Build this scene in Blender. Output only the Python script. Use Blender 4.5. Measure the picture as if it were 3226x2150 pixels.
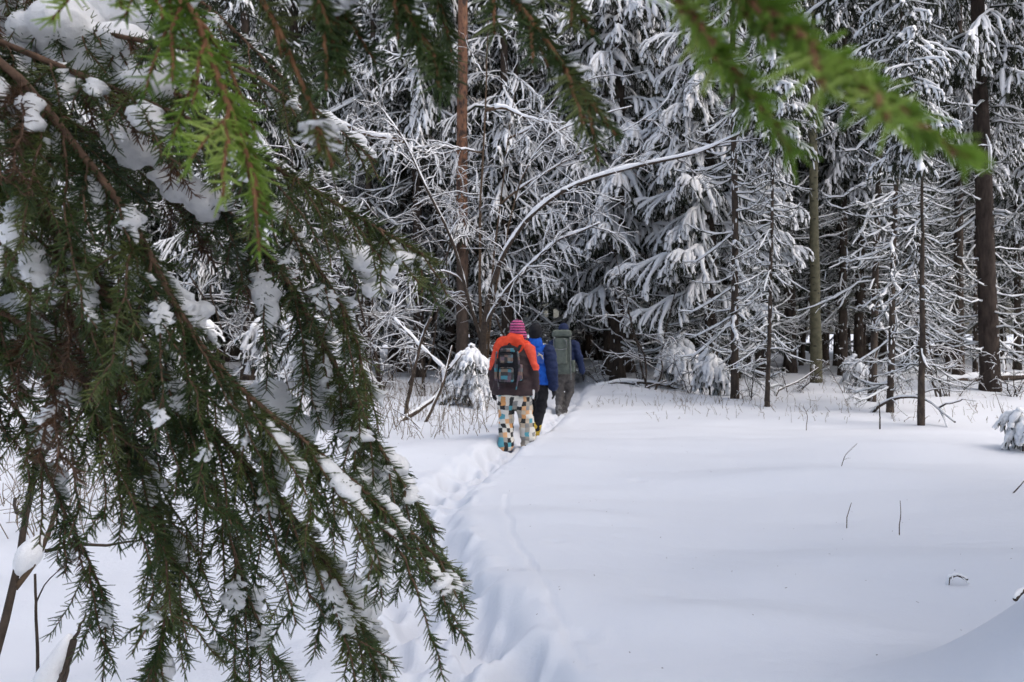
import bpy, bmesh, math, random
import numpy as np
from mathutils import Matrix, Vector

for o in list(bpy.data.objects):
    bpy.data.objects.remove(o, do_unlink=True)
SC = bpy.context.scene
COL = SC.collection
R = math.radians

# ------------------------------------------------------------------ camera, sky, sun, exposure
EYE = 1.35
FPX = 2484.0            # focal length in pixels of the 3226 px wide photograph
cam = bpy.data.cameras.new("camera")
cam.sensor_width = 36.0
cam.lens = 36.0 * FPX / 3226.0
cam.shift_y = -25.0 / 3226.0
cam.clip_start = 0.02
cam.clip_end = 2000.0
cam.dof.use_dof = True
cam.dof.focus_distance = 2.0
cam.dof.aperture_fstop = 13.5
camo = bpy.data.objects.new("camera", cam)
camo.location = (0, 0, EYE)
camo.rotation_euler = (R(90), 0, 0)
COL.objects.link(camo)
SC.camera = camo

SUN_EL, SUN_AZ = 56.0, 115.0      # azimuth clockwise from +Y (straight ahead): the light comes from the right, a little behind
world = bpy.data.worlds.new("World")
SC.world = world
world.use_nodes = True
wn = world.node_tree.nodes
wl = world.node_tree.links
wn.clear()
sky = wn.new("ShaderNodeTexSky")
sky.sky_type = 'NISHITA'
sky.sun_disc = False
sky.sun_elevation = R(SUN_EL)
sky.sun_rotation = R(SUN_AZ)
sky.air_density = 1.0
sky.dust_density = 4.0
hs = wn.new("ShaderNodeHueSaturation")      # overcast: cloud takes most of the blue out of the sky
hs.inputs["Saturation"].default_value = 0.78
bgn = wn.new("ShaderNodeBackground")
bgn.inputs["Strength"].default_value = 0.15
wo = wn.new("ShaderNodeOutputWorld")
wl.new(sky.outputs[0], hs.inputs["Color"])
wl.new(hs.outputs[0], bgn.inputs["Color"])
wl.new(bgn.outputs[0], wo.inputs["Surface"])

sun = bpy.data.lights.new("sun", 'SUN')
sun.energy = 0.5
sun.angle = R(90)
sun.color = (1.0, 0.955, 0.9)
suno = bpy.data.objects.new("sun", sun)
sd = Vector((math.sin(R(SUN_AZ)) * math.cos(R(SUN_EL)), math.cos(R(SUN_AZ)) * math.cos(R(SUN_EL)), math.sin(R(SUN_EL))))
suno.rotation_euler = sd.to_track_quat('Z', 'Y').to_euler()
suno.location = (8, 0, 20)
COL.objects.link(suno)

SC.view_settings.view_transform = 'Standard'
SC.view_settings.look = 'None'
SC.view_settings.gamma = 1.0
SC.view_settings.exposure = 0.64
SC.view_settings.use_curve_mapping = False
SC.render.engine = 'CYCLES'
SC.cycles.max_bounces = 4
SC.cycles.diffuse_bounces = 2
SC.cycles.glossy_bounces = 2
SC.cycles.transmission_bounces = 2
SC.cycles.use_denoising = True
SC.cycles.use_adaptive_sampling = True
SC.cycles.adaptive_threshold = 0.04
SC.cycles.sample_clamp_indirect = 6.0


# ------------------------------------------------------------------ helpers
def at(x, y, d):
    """point seen at photo pixel (x, y) (3226 px wide) at forward distance d"""
    return np.array([(x - 1613.0) / FPX * d, d, EYE - (y - 1050.0) / FPX * d])


def atv(x, y, d):
    return at(x * 1.371, y * 1.371, d)


def hash3(ix, iy, iz, seed):
    h = (ix * 374761393 + iy * 668265263 + iz * 2147483647 + seed * 144665) & 0xffffffff
    h = ((h ^ (h >> 13)) * 1274126177) & 0xffffffff
    h = (h ^ (h >> 16)) & 0xffffffff
    return h.astype(np.float64) / 4294967295.0


def vnoise(P, seed=0):
    P = np.asarray(P, float)
    i = np.floor(P).astype(np.int64)
    f = P - i
    u = f * f * (3 - 2 * f)
    out = 0
    for dx in (0, 1):
        wx = u[..., 0] if dx else 1 - u[..., 0]
        for dy in (0, 1):
            wy = u[..., 1] if dy else 1 - u[..., 1]
            for dz in (0, 1):
                wz = u[..., 2] if dz else 1 - u[..., 2]
                out = out + wx * wy * wz * hash3(i[..., 0] + dx, i[..., 1] + dy, i[..., 2] + dz, seed)
    return out * 2 - 1


def fbm2(x, y, scale, seed, octs=3, gain=0.5):
    x = np.asarray(x, float)
    y = np.asarray(y, float)
    a, s, out = 1.0, 1.0 / scale, 0.0
    for o in range(octs):
        out = out + a * vnoise(np.stack([x * s, y * s, np.full_like(x, 0.37 + o)], -1), seed + o)
        a *= gain
        s *= 2.03
    return out


def tubes(P, Rr, sides=4, flat=1.0):
    """P (N,K,3) centre lines, Rr (N,K) radii -> verts, quads"""
    P = np.asarray(P, float)
    Rr = np.asarray(Rr, float)
    N, K, _ = P.shape
    T = np.gradient(P, axis=1)
    T /= np.linalg.norm(T, axis=2, keepdims=True) + 1e-12
    up = np.zeros_like(T)
    up[..., 2] = 1
    steep = np.abs(T[:, :1, 2:3]).mean(axis=1, keepdims=True) > 0.93
    up = np.where(steep, np.array([0.0, 1.0, 0.0]), up)
    A = np.cross(T, up)
    A /= np.linalg.norm(A, axis=2, keepdims=True) + 1e-12
    B = np.cross(A, T)
    an = np.arange(sides) / sides * 2 * math.pi + 0.4
    V = (P[:, :, None, :] + Rr[:, :, None, None] * (np.cos(an)[None, None, :, None] * A[:, :, None, :] + flat * np.sin(an)[None, None, :, None] * B[:, :, None, :]))
    V = V.reshape(-1, 3)
    n = np.arange(N)[:, None, None] * K * sides
    k = np.arange(K - 1)[None, :, None] * sides
    s = np.arange(sides)[None, None, :]
    s2 = (s + 1) % sides
    q = np.stack([n + k + s, n + k + s2, n + k + sides + s2, n + k + sides + s], -1).reshape(-1, 4)
    return V, q


class MB:
    """collects quads and triangles; build() links them as one mesh"""
    def __init__(s):
        s.v, s.q, s.t, s.qm, s.tm, s.n = [], [], [], [], [], 0

    def add(s, V, Q=None, T=None, m=0):
        V = np.asarray(V, float).reshape(-1, 3)
        if Q is not None and len(Q):
            Q = np.asarray(Q, np.int64)
            s.q.append(Q + s.n)
            s.qm.append(np.full(len(Q), m))
        if T is not None and len(T):
            T = np.asarray(T, np.int64)
            s.t.append(T + s.n)
            s.tm.append(np.full(len(T), m))
        s.v.append(V)
        s.n += len(V)
        return s

    def tube(s, P, r, sides=6, m=0, cap=True):
        P = np.asarray(P, float)
        r = np.broadcast_to(np.asarray(r, float), (len(P),))
        V, q = tubes(P[None], r[None], sides)
        t = []
        if cap:
            a = list(range(sides))
            b = [len(V) - sides + i for i in range(sides)]
            t = [(a[0], a[i + 1], a[i]) for i in range(1, sides - 1)] + [(b[0], b[i], b[i + 1]) for i in range(1, sides - 1)]
        return s.add(V, q, t if t else None, m)

    def data(s):
        V = np.concatenate(s.v)
        Q = np.concatenate(s.q) if s.q else np.zeros((0, 4), np.int64)
        T = np.concatenate(s.t) if s.t else np.zeros((0, 3), np.int64)
        return V, Q, T

    def mesh(s, name, mats, smooth=True):
        V, Q, T = s.data()
        me = bpy.data.meshes.new(name)
        me.vertices.add(len(V))
        me.vertices.foreach_set("co", V.astype(np.float32).ravel())
        me.loops.add(len(Q) * 4 + len(T) * 3)
        me.loops.foreach_set("vertex_index", np.concatenate([Q.ravel(), T.ravel()]).astype(np.int32))
        me.polygons.add(len(Q) + len(T))
        st = np.concatenate([np.arange(len(Q)) * 4, len(Q) * 4 + np.arange(len(T)) * 3]).astype(np.int32)
        me.polygons.foreach_set("loop_start", st)
        if not isinstance(mats, (list, tuple)):
            mats = [mats]
        for m in mats:
            me.materials.append(m)
        if len(mats) > 1:
            mi = np.concatenate((s.qm or [np.zeros(0)]) + (s.tm or [np.zeros(0)])).astype(np.int32)
            me.polygons.foreach_set("material_index", mi)
        me.polygons.foreach_set("use_smooth", np.full(len(Q) + len(T), smooth))
        me.update(calc_edges=True)
        me.validate()
        return me


def link(name, me, parent=None, loc=(0, 0, 0)):
    o = bpy.data.objects.new(name, me)
    COL.objects.link(o)
    o.location = loc
    if parent is not None:
        o.parent = parent
    return o


def world_part(name, me, root, parent=None):
    """mesh given in world coordinates, hung under root (or under a part that sits at root's own frame)"""
    o = bpy.data.objects.new(name, me)
    COL.objects.link(o)
    o.parent = parent if parent is not None else root
    o.matrix_parent_inverse = Matrix.Translation(-Vector(root.location)) if parent is None else Matrix.Identity(4)
    return o


def tag(o, label, cat, group=None, kind=None):
    o["label"] = label
    o["category"] = cat
    if group:
        o["group"] = group
    if kind:
        o["kind"] = kind
    return o


def thing(name, label, cat, loc=(0, 0, 0), group=None):
    o = bpy.data.objects.new(name, None)
    o.empty_display_size = 0.1
    COL.objects.link(o)
    o.location = tuple(float(c) for c in loc)
    return tag(o, label, cat, group)


# ------------------------------------------------------------------ materials
def mat(name, build):
    m = bpy.data.materials.new(name)
    m.use_nodes = True
    nt = m.node_tree
    b = nt.nodes["Principled BSDF"]
    build(nt, b)
    return m


def N(nt, kind, **kw):
    n = nt.nodes.new(kind)
    for k, v in kw.items():
        if k in n.inputs:
            n.inputs[k].default_value = v
        else:
            setattr(n, k, v)
    return n


def ramp(nt, src, stops, interp='LINEAR'):
    r = nt.nodes.new("ShaderNodeValToRGB")
    r.color_ramp.interpolation = interp
    while len(r.color_ramp.elements) < len(stops):
        r.color_ramp.elements.new(0.5)
    for e, (p, c) in zip(r.color_ramp.elements, stops):
        e.position = p
        e.color = (c[0], c[1], c[2], 1)
    nt.links.new(src, r.inputs[0])
    return r.outputs[0]


def noisy(name, c1, c2, scale=20.0, rough=0.9, bump=0.3, stretch=(1, 1, 1), detail=4.0, spec=0.2, dist=0.01):
    def f(nt, b):
        tc = N(nt, "ShaderNodeTexCoord")
        mp = N(nt, "ShaderNodeMapping")
        mp.inputs["Scale"].default_value = stretch
        nt.links.new(tc.outputs["Object"], mp.inputs[0])
        no = N(nt, "ShaderNodeTexNoise", Scale=scale, Detail=detail, Roughness=0.6)
        nt.links.new(mp.outputs[0], no.inputs["Vector"])
        nt.links.new(ramp(nt, no.outputs["Fac"], [(0.3, c1), (0.7, c2)]), b.inputs["Base Color"])
        b.inputs["Roughness"].default_value = rough
        b.inputs["Specular IOR Level"].default_value = spec
        if bump:
            bp = N(nt, "ShaderNodeBump", Strength=bump, Distance=dist)
            nt.links.new(no.outputs["Fac"], bp.inputs["Height"])
            nt.links.new(bp.outputs[0], b.inputs["Normal"])
    return mat(name, f)


def snow_mat(name, col=(0.86, 0.875, 0.9), fine=220.0, coarse=18.0, bump=0.25, dist=0.006):
    def f(nt, b):
        tc = N(nt, "ShaderNodeTexCoord")
        n1 = N(nt, "ShaderNodeTexNoise", Scale=fine, Detail=3.0, Roughness=0.6)
        n2 = N(nt, "ShaderNodeTexNoise", Scale=coarse, Detail=4.0, Roughness=0.55)
        for n_ in (n1, n2):
            nt.links.new(tc.outputs["Object"], n_.inputs["Vector"])
        ad = N(nt, "ShaderNodeMath", operation='MULTIPLY_ADD')
        nt.links.new(n1.outputs["Fac"], ad.inputs[0])
        ad.inputs[1].default_value = 0.35
        nt.links.new(n2.outputs["Fac"], ad.inputs[2])
        bp = N(nt, "ShaderNodeBump", Strength=bump, Distance=dist)
        nt.links.new(ad.outputs[0], bp.inputs["Height"])
        nt.links.new(bp.outputs[0], b.inputs["Normal"])
        b.inputs["Base Color"].default_value = (*col, 1)
        b.inputs["Roughness"].default_value = 0.75
        b.inputs["Specular IOR Level"].default_value = 0.25
    return mat(name, f)


M_SNOW = snow_mat("snow_ground", (0.70, 0.72, 0.765), fine=90, coarse=14, bump=0.35, dist=0.012)
M_SNOWT = snow_mat("snow_on_trees", (0.88, 0.885, 0.9), fine=60, coarse=14, bump=0.3, dist=0.02)
M_SNOWN = snow_mat("snow_on_bough", (0.88, 0.88, 0.885), fine=500, coarse=130, bump=0.6, dist=0.004)
M_BARK = noisy("spruce_bark", (0.026, 0.021, 0.018), (0.10, 0.076, 0.06), 14, 0.95, 0.8, (1, 1, 0.35), dist=0.02)  # colour lightened a little to lift the shade inside the wood
M_BARKB = noisy("brown_bark", (0.022, 0.017, 0.015), (0.075, 0.056, 0.046), 12, 0.95, 0.8, (1, 1, 0.3), dist=0.02)
M_TWIG = noisy("bare_twig", (0.032, 0.025, 0.02), (0.085, 0.064, 0.05), 20, 0.9, 0.0)  # colour lightened to lift the shade in the thickets
M_TWIGBR = noisy("brown_stem", (0.06, 0.042, 0.028), (0.13, 0.088, 0.058), 20, 0.9, 0.0)
M_NEEDB = noisy("far_needles", (0.018, 0.023, 0.015), (0.052, 0.058, 0.038), 6, 0.85, 0.0)  # colour lightened to stand in for haze between the trunks
M_GRASS = noisy("dry_grass", (0.10, 0.075, 0.05), (0.24, 0.19, 0.13), 30, 0.9, 0.0)


def pine_bark(nt, b):
    tc = N(nt, "ShaderNodeTexCoord")
    sx = N(nt, "ShaderNodeSeparateXYZ")
    nt.links.new(tc.outputs["Object"], sx.inputs[0])
    mp = N(nt, "ShaderNodeMapping")
    mp.inputs["Scale"].default_value = (1, 1, 0.45)
    nt.links.new(tc.outputs["Object"], mp.inputs[0])
    no = N(nt, "ShaderNodeTexNoise", Scale=9.0, Detail=6.0, Roughness=0.65)
    nt.links.new(mp.outputs[0], no.inputs["Vector"])
    lo = ramp(nt, no.outputs["Fac"], [(0.32, (0.03, 0.022, 0.018)), (0.66, (0.12, 0.085, 0.065))])
    hi = ramp(nt, no.outputs["Fac"], [(0.40, (0.035, 0.022, 0.017)), (0.5, (0.15, 0.072, 0.042)), (0.68, (0.27, 0.135, 0.075))])
    mr = N(nt, "ShaderNodeMapRange")
    mr.inputs[1].default_value = 2.6
    mr.inputs[2].default_value = 5.0
    nt.links.new(sx.outputs["Z"], mr.inputs[0])
    mx = N(nt, "ShaderNodeMix", data_type='RGBA')
    nt.links.new(mr.outputs[0], mx.inputs[0])
    nt.links.new(lo, mx.inputs[6])
    nt.links.new(hi, mx.inputs[7])
    nt.links.new(mx.outputs[2], b.inputs["Base Color"])
    b.inputs["Roughness"].default_value = 0.9
    bp = N(nt, "ShaderNodeBump", Strength=0.9, Distance=0.03)
    nt.links.new(no.outputs["Fac"], bp.inputs["Height"])
    nt.links.new(bp.outputs[0], b.inputs["Normal"])


M_PINE = mat("pine_bark", pine_bark)


def aspen_bark(nt, b):
    tc = N(nt, "ShaderNodeTexCoord")
    mp = N(nt, "ShaderNodeMapping")
    mp.inputs["Scale"].default_value = (1, 1, 2.2)
    nt.links.new(tc.outputs["Object"], mp.inputs[0])
    vo = N(nt, "ShaderNodeTexVoronoi", Scale=4.0)
    nt.links.new(mp.outputs[0], vo.inputs["Vector"])
    no = N(nt, "ShaderNodeTexNoise", Scale=10.0, Detail=5.0)
    nt.links.new(tc.outputs["Object"], no.inputs["Vector"])
    c = ramp(nt, no.outputs["Fac"], [(0.3, (0.085, 0.08, 0.045)), (0.7, (0.17, 0.155, 0.095))])
    k = ramp(nt, vo.outputs["Distance"], [(0.12, (0.12, 0.12, 0.12)), (0.24, (1, 1, 1))])
    mx = N(nt, "ShaderNodeMix", data_type='RGBA', blend_type='MULTIPLY')
    mx.inputs[0].default_value = 1.0
    nt.links.new(c, mx.inputs[6])
    nt.links.new(k, mx.inputs[7])
    nt.links.new(mx.outputs[2], b.inputs["Base Color"])
    b.inputs["Roughness"].default_value = 0.85


M_ASPEN = mat("aspen_bark", aspen_bark)


def needle_mat(name, stops, trans=0.15):
    def f(nt, b):
        oi = N(nt, "ShaderNodeObjectInfo")
        tc = N(nt, "ShaderNodeTexCoord")
        no = N(nt, "ShaderNodeTexNoise", Scale=38.0, Detail=3.0)
        nt.links.new(tc.outputs["Object"], no.inputs["Vector"])
        ad = N(nt, "ShaderNodeMath", operation='MULTIPLY_ADD')
        nt.links.new(oi.outputs["Random"], ad.inputs[0])
        ad.inputs[1].default_value = 0.5
        sb = N(nt, "ShaderNodeMath", operation='MULTIPLY_ADD')
        nt.links.new(no.outputs["Fac"], sb.inputs[0])
        sb.inputs[1].default_value = 1.1
        sb.inputs[2].default_value = -0.3
        nt.links.new(sb.outputs[0], ad.inputs[2])
        c = ramp(nt, ad.outputs[0], stops)
        nt.links.new(c, b.inputs["Base Color"])
        b.inputs["Roughness"].default_value = 0.42
        b.inputs["Specular IOR Level"].default_value = 0.4
        tr = N(nt, "ShaderNodeBsdfTranslucent")
        nt.links.new(c, tr.inputs["Color"])
        ms = N(nt, "ShaderNodeMixShader")
        ms.inputs[0].default_value = trans
        nt.links.new(b.outputs[0], ms.inputs[1])
        nt.links.new(tr.outputs[0], ms.inputs[2])
        out = [n_ for n_ in nt.nodes if n_.type == 'OUTPUT_MATERIAL'][0]
        nt.links.new(ms.outputs[0], out.inputs["Surface"])
    return mat(name, f)


M_NEED = needle_mat("needles_dark", [(0.1, (0.019, 0.040, 0.012)), (0.5, (0.058, 0.096, 0.022)), (0.9, (0.155, 0.175, 0.05))])
M_NEEDY = needle_mat("needles_young_lightened", [(0.1, (0.13, 0.24, 0.04)), (0.5, (0.34, 0.50, 0.09)), (0.9, (0.60, 0.70, 0.24))], 0.6)  # young shoots; colour also lightened to make up for their shaded undersides
M_NEEDR = needle_mat("needles_withered", [(0.1, (0.06, 0.036, 0.02)), (0.5, (0.12, 0.066, 0.034)), (0.9, (0.2, 0.09, 0.04))])
M_STEM = noisy("bough_stem", (0.06, 0.036, 0.024), (0.19, 0.115, 0.075), 90, 0.8, 0.4, dist=0.001)
M_STEMO = noisy("young_stem", (0.11, 0.048, 0.022), (0.24, 0.12, 0.06), 90, 0.7, 0.4, dist=0.001)


# ------------------------------------------------------------------ the ground
PATH_Y = np.array([-4, 1.5, 3.05, 4.4, 6.1, 7.45, 8.5, 9.95, 11.1, 12.6, 14.25, 17, 20, 24, 30, 40, 60])
PATH_X = np.array([0.6, 0.1, -0.16, -0.48, -0.66, -0.52, -0.24, 0.04, 0.33, 0.62, 0.93, 1.35, 1.7, 2.0, 2.3, 3.0, 5.0])
_py = np.linspace(-4, 60, 1281)
_px = np.interp(_py, PATH_Y, PATH_X)
_k = np.exp(-0.5 * (np.arange(-14, 15) / 6.0) ** 2)
_k /= _k.sum()
_px = np.convolve(np.pad(_px, 14, mode='edge'), _k, mode='valid')
_psl = np.gradient(_px, _py)

TRACK_S = [(1640, 1500), (1606, 1543), (1593, 1591), (1627, 1706), (1679, 1797), (1708, 1878), (1765, 2003), (1809, 2070), (1850, 2150), (1890, 2260)]
TRACK = np.array([[(x - 1613) / FPX * (EYE * FPX / (y - 1050)), EYE * FPX / (y - 1050)] for x, y in TRACK_S])
rs = np.random.RandomState(5)
STEPS = []
yy = 1.2
sd_ = 1
while yy < 24:
    STEPS.append((float(np.interp(yy, _py, _px)) + sd_ * 0.1 + rs.uniform(-.04, .04), yy, rs.uniform(0.06, 0.13), rs.uniform(-.3, .3)))
    if yy < 5.5:
        STEPS.append((float(np.interp(yy, _py, _px)) - sd_ * 0.2 + rs.uniform(-.1, .1), yy + rs.uniform(-.15, .15), rs.uniform(0.04, 0.1), rs.uniform(-.6, .6)))
    sd_ = -sd_
    yy += rs.uniform(0.24, 0.36)
BUMPS = [(2.1, 2.35, 0.78, 0.66, 0.62), (1.35, 4.35, 0.045, 0.4, 0.3), (0.35, 5.9, 0.05, 0.5, 0.3), (2.05, 4.75, 0.05, 0.8, 0.3),
         (0.9, 3.6, 0.05, 0.55, 0.22), (-1.6, 5.4, 0.12, 0.8, 0.6), (2.9, 7.6, 0.10, 1.1, 0.5), (0.55, 8.3, 0.06, 0.5, 0.35), (-1.3, 8.6, 0.10, 0.7, 0.6)]


PITS = [(rs.uniform(-3.5, 4.5), rs.uniform(3.0, 13.0), rs.uniform(0.004, 0.016), rs.uniform(0.03, 0.07)) for _ in range(110)]


def height(x, y):
    x = np.asarray(x, float)
    y = np.asarray(y, float)
    h = 0.0025 * fbm2(x, y, 0.09, 27, 2) * np.clip((9 - y) / 4, 0, 1) + 0.085 * fbm2(x, y * 1.25, 2.4, 11, 2, 0.4) + 0.04 * fbm2(x * 0.5, y * 1.4, 0.8, 23, 2, 0.45)
    wood = np.clip((y - 13.5 + 0.25 * np.abs(x)) / 4.0, 0, 1)
    h = h + wood * (0.10 * fbm2(x, y, 1.3, 31, 3) + 0.05)
    for bx, by, bh, bw, bl in BUMPS:
        h = h + bh * np.exp(-(((x - bx) / bw) ** 2 + ((y - by) / bl) ** 2))
    # the trodden path
    cx = np.interp(y, _py, _px)
    sl = np.interp(y, _py, _psl)
    d = (x - cx) / np.sqrt(1 + sl * sl)
    near = np.clip((6.0 - y) / 3.0, 0, 1)
    hw = 0.18 + 0.16 * near
    edge = 0.055 * fbm2(x, y, 0.35, 41, 3)
    e = (np.abs(d) + edge - hw) / (0.07 + 0.06 * (d < 0) * near)
    inside = 1 / (1 + np.exp(np.clip(e * 2.2, -40, 40)))
    depth = 0.14 + 0.03 * fbm2(x, y, 0.9, 47, 2)
    churn = 0.06 * fbm2(x, y, 0.2, 51, 4, 0.6) * (0.6 + 1.0 * near) + 0.07 * near * np.abs(fbm2(x, y, 0.3, 53, 3, 0.6))
    fade = np.clip((55 - y) / 20, 0, 1)
    h = h * (1 - 0.8 * inside * fade) + fade * inside * (-depth + churn)
    for sx, sy, dp, ro in STEPS:
        m = (np.abs(y - sy) < 0.5) & (np.abs(x - sx) < 0.4)
        if m.any():
            c, s = math.cos(ro), math.sin(ro)
            u = ((x - sx) * c - (y - sy) * s) / 0.085
            v = ((x - sx) * s + (y - sy) * c) / 0.16
            h = h - m * dp * (1.35 if sy < 6 else 1.0) * np.exp(-((u * u + v * v) ** 2.4)) + m * 0.02 * np.exp(-((np.sqrt(u * u + v * v) - 1.5) / 0.35) ** 2)
    rim = np.exp(-((np.abs(d) - hw - 0.12) / 0.09) ** 2) * (0.008 + 0.018 * fbm2(x, y, 0.16, 61, 3))
    h = h + rim * fade * np.clip((25 - y) / 10, 0, 1)
    # clods kicked out to the left of the path near the camera
    cl = np.clip((5.8 - y) / 2.0, 0, 1) * np.exp(-((d + 0.55) / 0.28) ** 2)
    h = h + cl * 0.06 * np.abs(fbm2(x, y, 0.3, 67, 4))
    # pits where clots of snow have dropped from the trees
    for bx, by, bh, bw in PITS:
        m = (np.abs(y - by) < 3 * bw) & (np.abs(x - bx) < 3 * bw)
        if m.any():
            q = ((x[m] - bx) ** 2 + (y[m] - by) ** 2) / bw ** 2
            h[m] += -bh * np.exp(-q) + 0.35 * bh * np.exp(-(np.sqrt(q) - 1.7) ** 2 / 0.2)
    # small animal's furrow
    tx = np.interp(y, TRACK[::-1, 1], TRACK[::-1, 0]) + 0.03 * fbm2(x * 0, y, 0.5, 71, 3, 0.6)
    on = ((y > TRACK[:, 1].min()) & (y < TRACK[1, 1])).astype(float)
    td = x - tx
    h = h + on * (-0.012 * np.exp(-(td / 0.015) ** 2) * (0.75 + 0.5 * fbm2(x * 0, y, 0.2, 73, 2)) + 0.003 * np.exp(-((np.abs(td) - 0.04) / 0.02) ** 2))
    return h


def gz(x, y):
    return float(height(np.array([x]), np.array([y]))[0])


def grow(a, b, s0, g):
    out = [a]
    s = s0
    while out[-1] < b:
        s *= g
        out.append(out[-1] + s)
    return out


xs = np.concatenate([-np.array(grow(1.5, 450, 0.026, 1.08))[::-1], np.arange(-1.48, 1.3, 0.022), np.array(grow(1.3, 450, 0.026, 1.07))])
ys = np.concatenate([-np.array(grow(3, 300, 0.6, 1.25))[::-1], np.arange(-2.6, 2.2, 0.2), np.arange(2.2, 8.0, 0.028), np.arange(8.0, 17, 0.07), np.array(grow(17, 800, 0.08, 1.07))])
X, Y = np.meshgrid(xs, ys)
Z = height(X, Y)
nx, ny = len(xs), len(ys)
ii = (np.arange(ny - 1)[:, None] * nx + np.arange(nx - 1)[None, :]).ravel()
g = MB().add(np.stack([X, Y, Z], -1).reshape(-1, 3), np.stack([ii, ii + 1, ii + nx + 1, ii + nx], -1))
ground = link("snow_ground", g.mesh("snow_ground", M_SNOW))
ground["kind"] = "structure"
ground["label"] = "deep snow covering the clearing and forest floor with a trodden path"


# ------------------------------------------------------------------ people
def remesh(parts, voxel=0.012, smooth=6):
    b = MB()
    for V, Q, T in parts:
        b.add(V, Q, T)
    me = b.mesh("tmp", [])
    o = bpy.data.objects.new("tmp", me)
    COL.objects.link(o)
    m = o.modifiers.new("r", 'REMESH')
    m.mode = 'VOXEL'
    m.voxel_size = voxel
    s = o.modifiers.new("s", 'SMOOTH')
    s.factor = 0.5
    s.iterations = smooth
    dg = bpy.context.evaluated_depsgraph_get()
    out = bpy.data.meshes.new_from_object(o.evaluated_get(dg))
    bpy.data.objects.remove(o, do_unlink=True)
    bpy.data.meshes.remove(me)
    out.polygons.foreach_set("use_smooth", np.ones(len(out.polygons), bool))
    return out


def wrinkle(me, amp, sx=9.0, sz=26.0, seed=1):
    """cloth folds: push the surface in and out along its normals"""
    n = len(me.vertices)
    co = np.zeros(n * 3, np.float32)
    no = np.zeros(n * 3, np.float32)
    me.vertices.foreach_get("co", co)
    me.vertices.foreach_get("normal", no)
    co = co.reshape(-1, 3).astype(float)
    no = no.reshape(-1, 3)
    w = vnoise(co * np.array([sx, sx, sz]) + 0.6 * co[:, [2, 0, 1]] * sx, seed) + 0.6 * vnoise(co * np.array([sx, sx, sz]) * 1.9, seed + 3)
    co += no * (amp * w)[:, None]
    me.vertices.foreach_set("co", co.astype(np.float32).ravel())
    me.update()


def limb(pts, rad, sides=16, sc=(1, 1), round_ends=True):
    """closed tapered tube; sc scales its cross-section in x and y about the axis"""
    pts = np.asarray(pts, float)
    rad = np.asarray(rad, float)
    n = max(8, len(pts) * 4)
    t = np.linspace(0, len(pts) - 1, n)
    P = np.stack([np.interp(t, range(len(pts)), pts[:, i]) for i in range(3)], 1)
    r = np.interp(t, range(len(pts)), rad)
    if round_ends:
        d0 = P[0] - P[1]
        d0 /= np.linalg.norm(d0)
        d1 = P[-1] - P[-2]
        d1 /= np.linalg.norm(d1)
        a = [(0.98, 0.2), (0.8, 0.6), (0.45, 0.89)]
        P = np.concatenate([[P[0] + d0 * r[0] * u for u, _ in a], P, [P[-1] + d1 * r[-1] * u for u, _ in a[::-1]]])
        r = np.concatenate([[r[0] * w for _, w in a], r, [r[-1] * w for _, w in a[::-1]]])
    b = MB().tube(P, r, sides)
    V, Q, T = b.data()
    C = np.repeat(P, sides, 0)
    D = V - C
    D[:, 0] *= sc[0]
    D[:, 1] *= sc[1]
    return C + D, Q, T


def ball(c, r, seg=16):
    c = np.asarray(c, float)
    r = np.broadcast_to(np.asarray(r, float), (3,))
    th = np.linspace(0.05, math.pi - 0.05, seg)
    P = np.stack([np.zeros(seg), np.zeros(seg), np.cos(th)], 1)
    V, Q, T = MB().tube(P, np.sin(th), seg).data()
    return V * r + c, Q, T


def rbox(c, s, bev=0.02, seg=3, taper=1.0, name="m"):
    """rounded box as (V, Q, T)"""
    bm = bmesh.new()
    bmesh.ops.create_cube(bm, size=1)
    for v in bm.verts:
        k = taper if v.co.z > 0 else 1.0
        v.co = Vector((v.co.x * s[0] * k, v.co.y * s[1], v.co.z * s[2]))
    bmesh.ops.bevel(bm, geom=bm.edges[:] + bm.verts[:], offset=bev, segments=seg, affect='EDGES', profile=0.6)
    bmesh.ops.triangulate(bm, faces=bm.faces[:])
    V = np.array([v.co[:] for v in bm.verts]) + np.asarray(c, float)
    bm.verts.index_update()
    T = np.array([[v.index for v in f.verts] for f in bm.faces])
    bm.free()
    return V, None, T


def mesh_of(parts, mats, name="m"):
    b = MB()
    for p in parts:
        b.add(p[0], p[1], p[2], p[3] if len(p) > 3 else 0)
    return b.mesh(name, mats)


def cloth(name, c1, c2, scale=25.0, rough=0.8, bump=0.5, dist=0.012):
    return noisy(name, c1, c2, scale, rough, bump, detail=3.0, dist=dist, spec=0.25)


M_SKIN = noisy("skin", (0.42, 0.24, 0.17), (0.48, 0.28, 0.2), 20, 0.6, 0.0)
M_BLACKC = cloth("black_cloth", (0.006, 0.006, 0.008), (0.014, 0.014, 0.018), 22)
M_NAVY = cloth("navy_cloth", (0.009, 0.016, 0.05), (0.018, 0.03, 0.085), 18)
M_BLUEC = cloth("blue_cloth", (0.005, 0.055, 0.33), (0.012, 0.11, 0.52), 16)
M_GREYT = cloth("grey_brown_trousers", (0.06, 0.055, 0.053), (0.12, 0.11, 0.105), 18)
M_MAROON = cloth("maroon_cloth", (0.022, 0.010, 0.012), (0.045, 0.02, 0.022), 14)
M_NAVYB = cloth("navy_boot", (0.015, 0.03, 0.09), (0.03, 0.05, 0.14), 18, 0.5)
M_YELLOW = cloth("yellow_boot", (0.42, 0.28, 0.03), (0.62, 0.45, 0.06), 18, 0.6)
M_BROWNB = cloth("snowy_boot", (0.03, 0.025, 0.022), (0.30, 0.29, 0.28), 30, 0.7)
M_OLIVE = cloth("olive_pack", (0.07, 0.084, 0.073), (0.115, 0.133, 0.115), 16)
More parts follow.
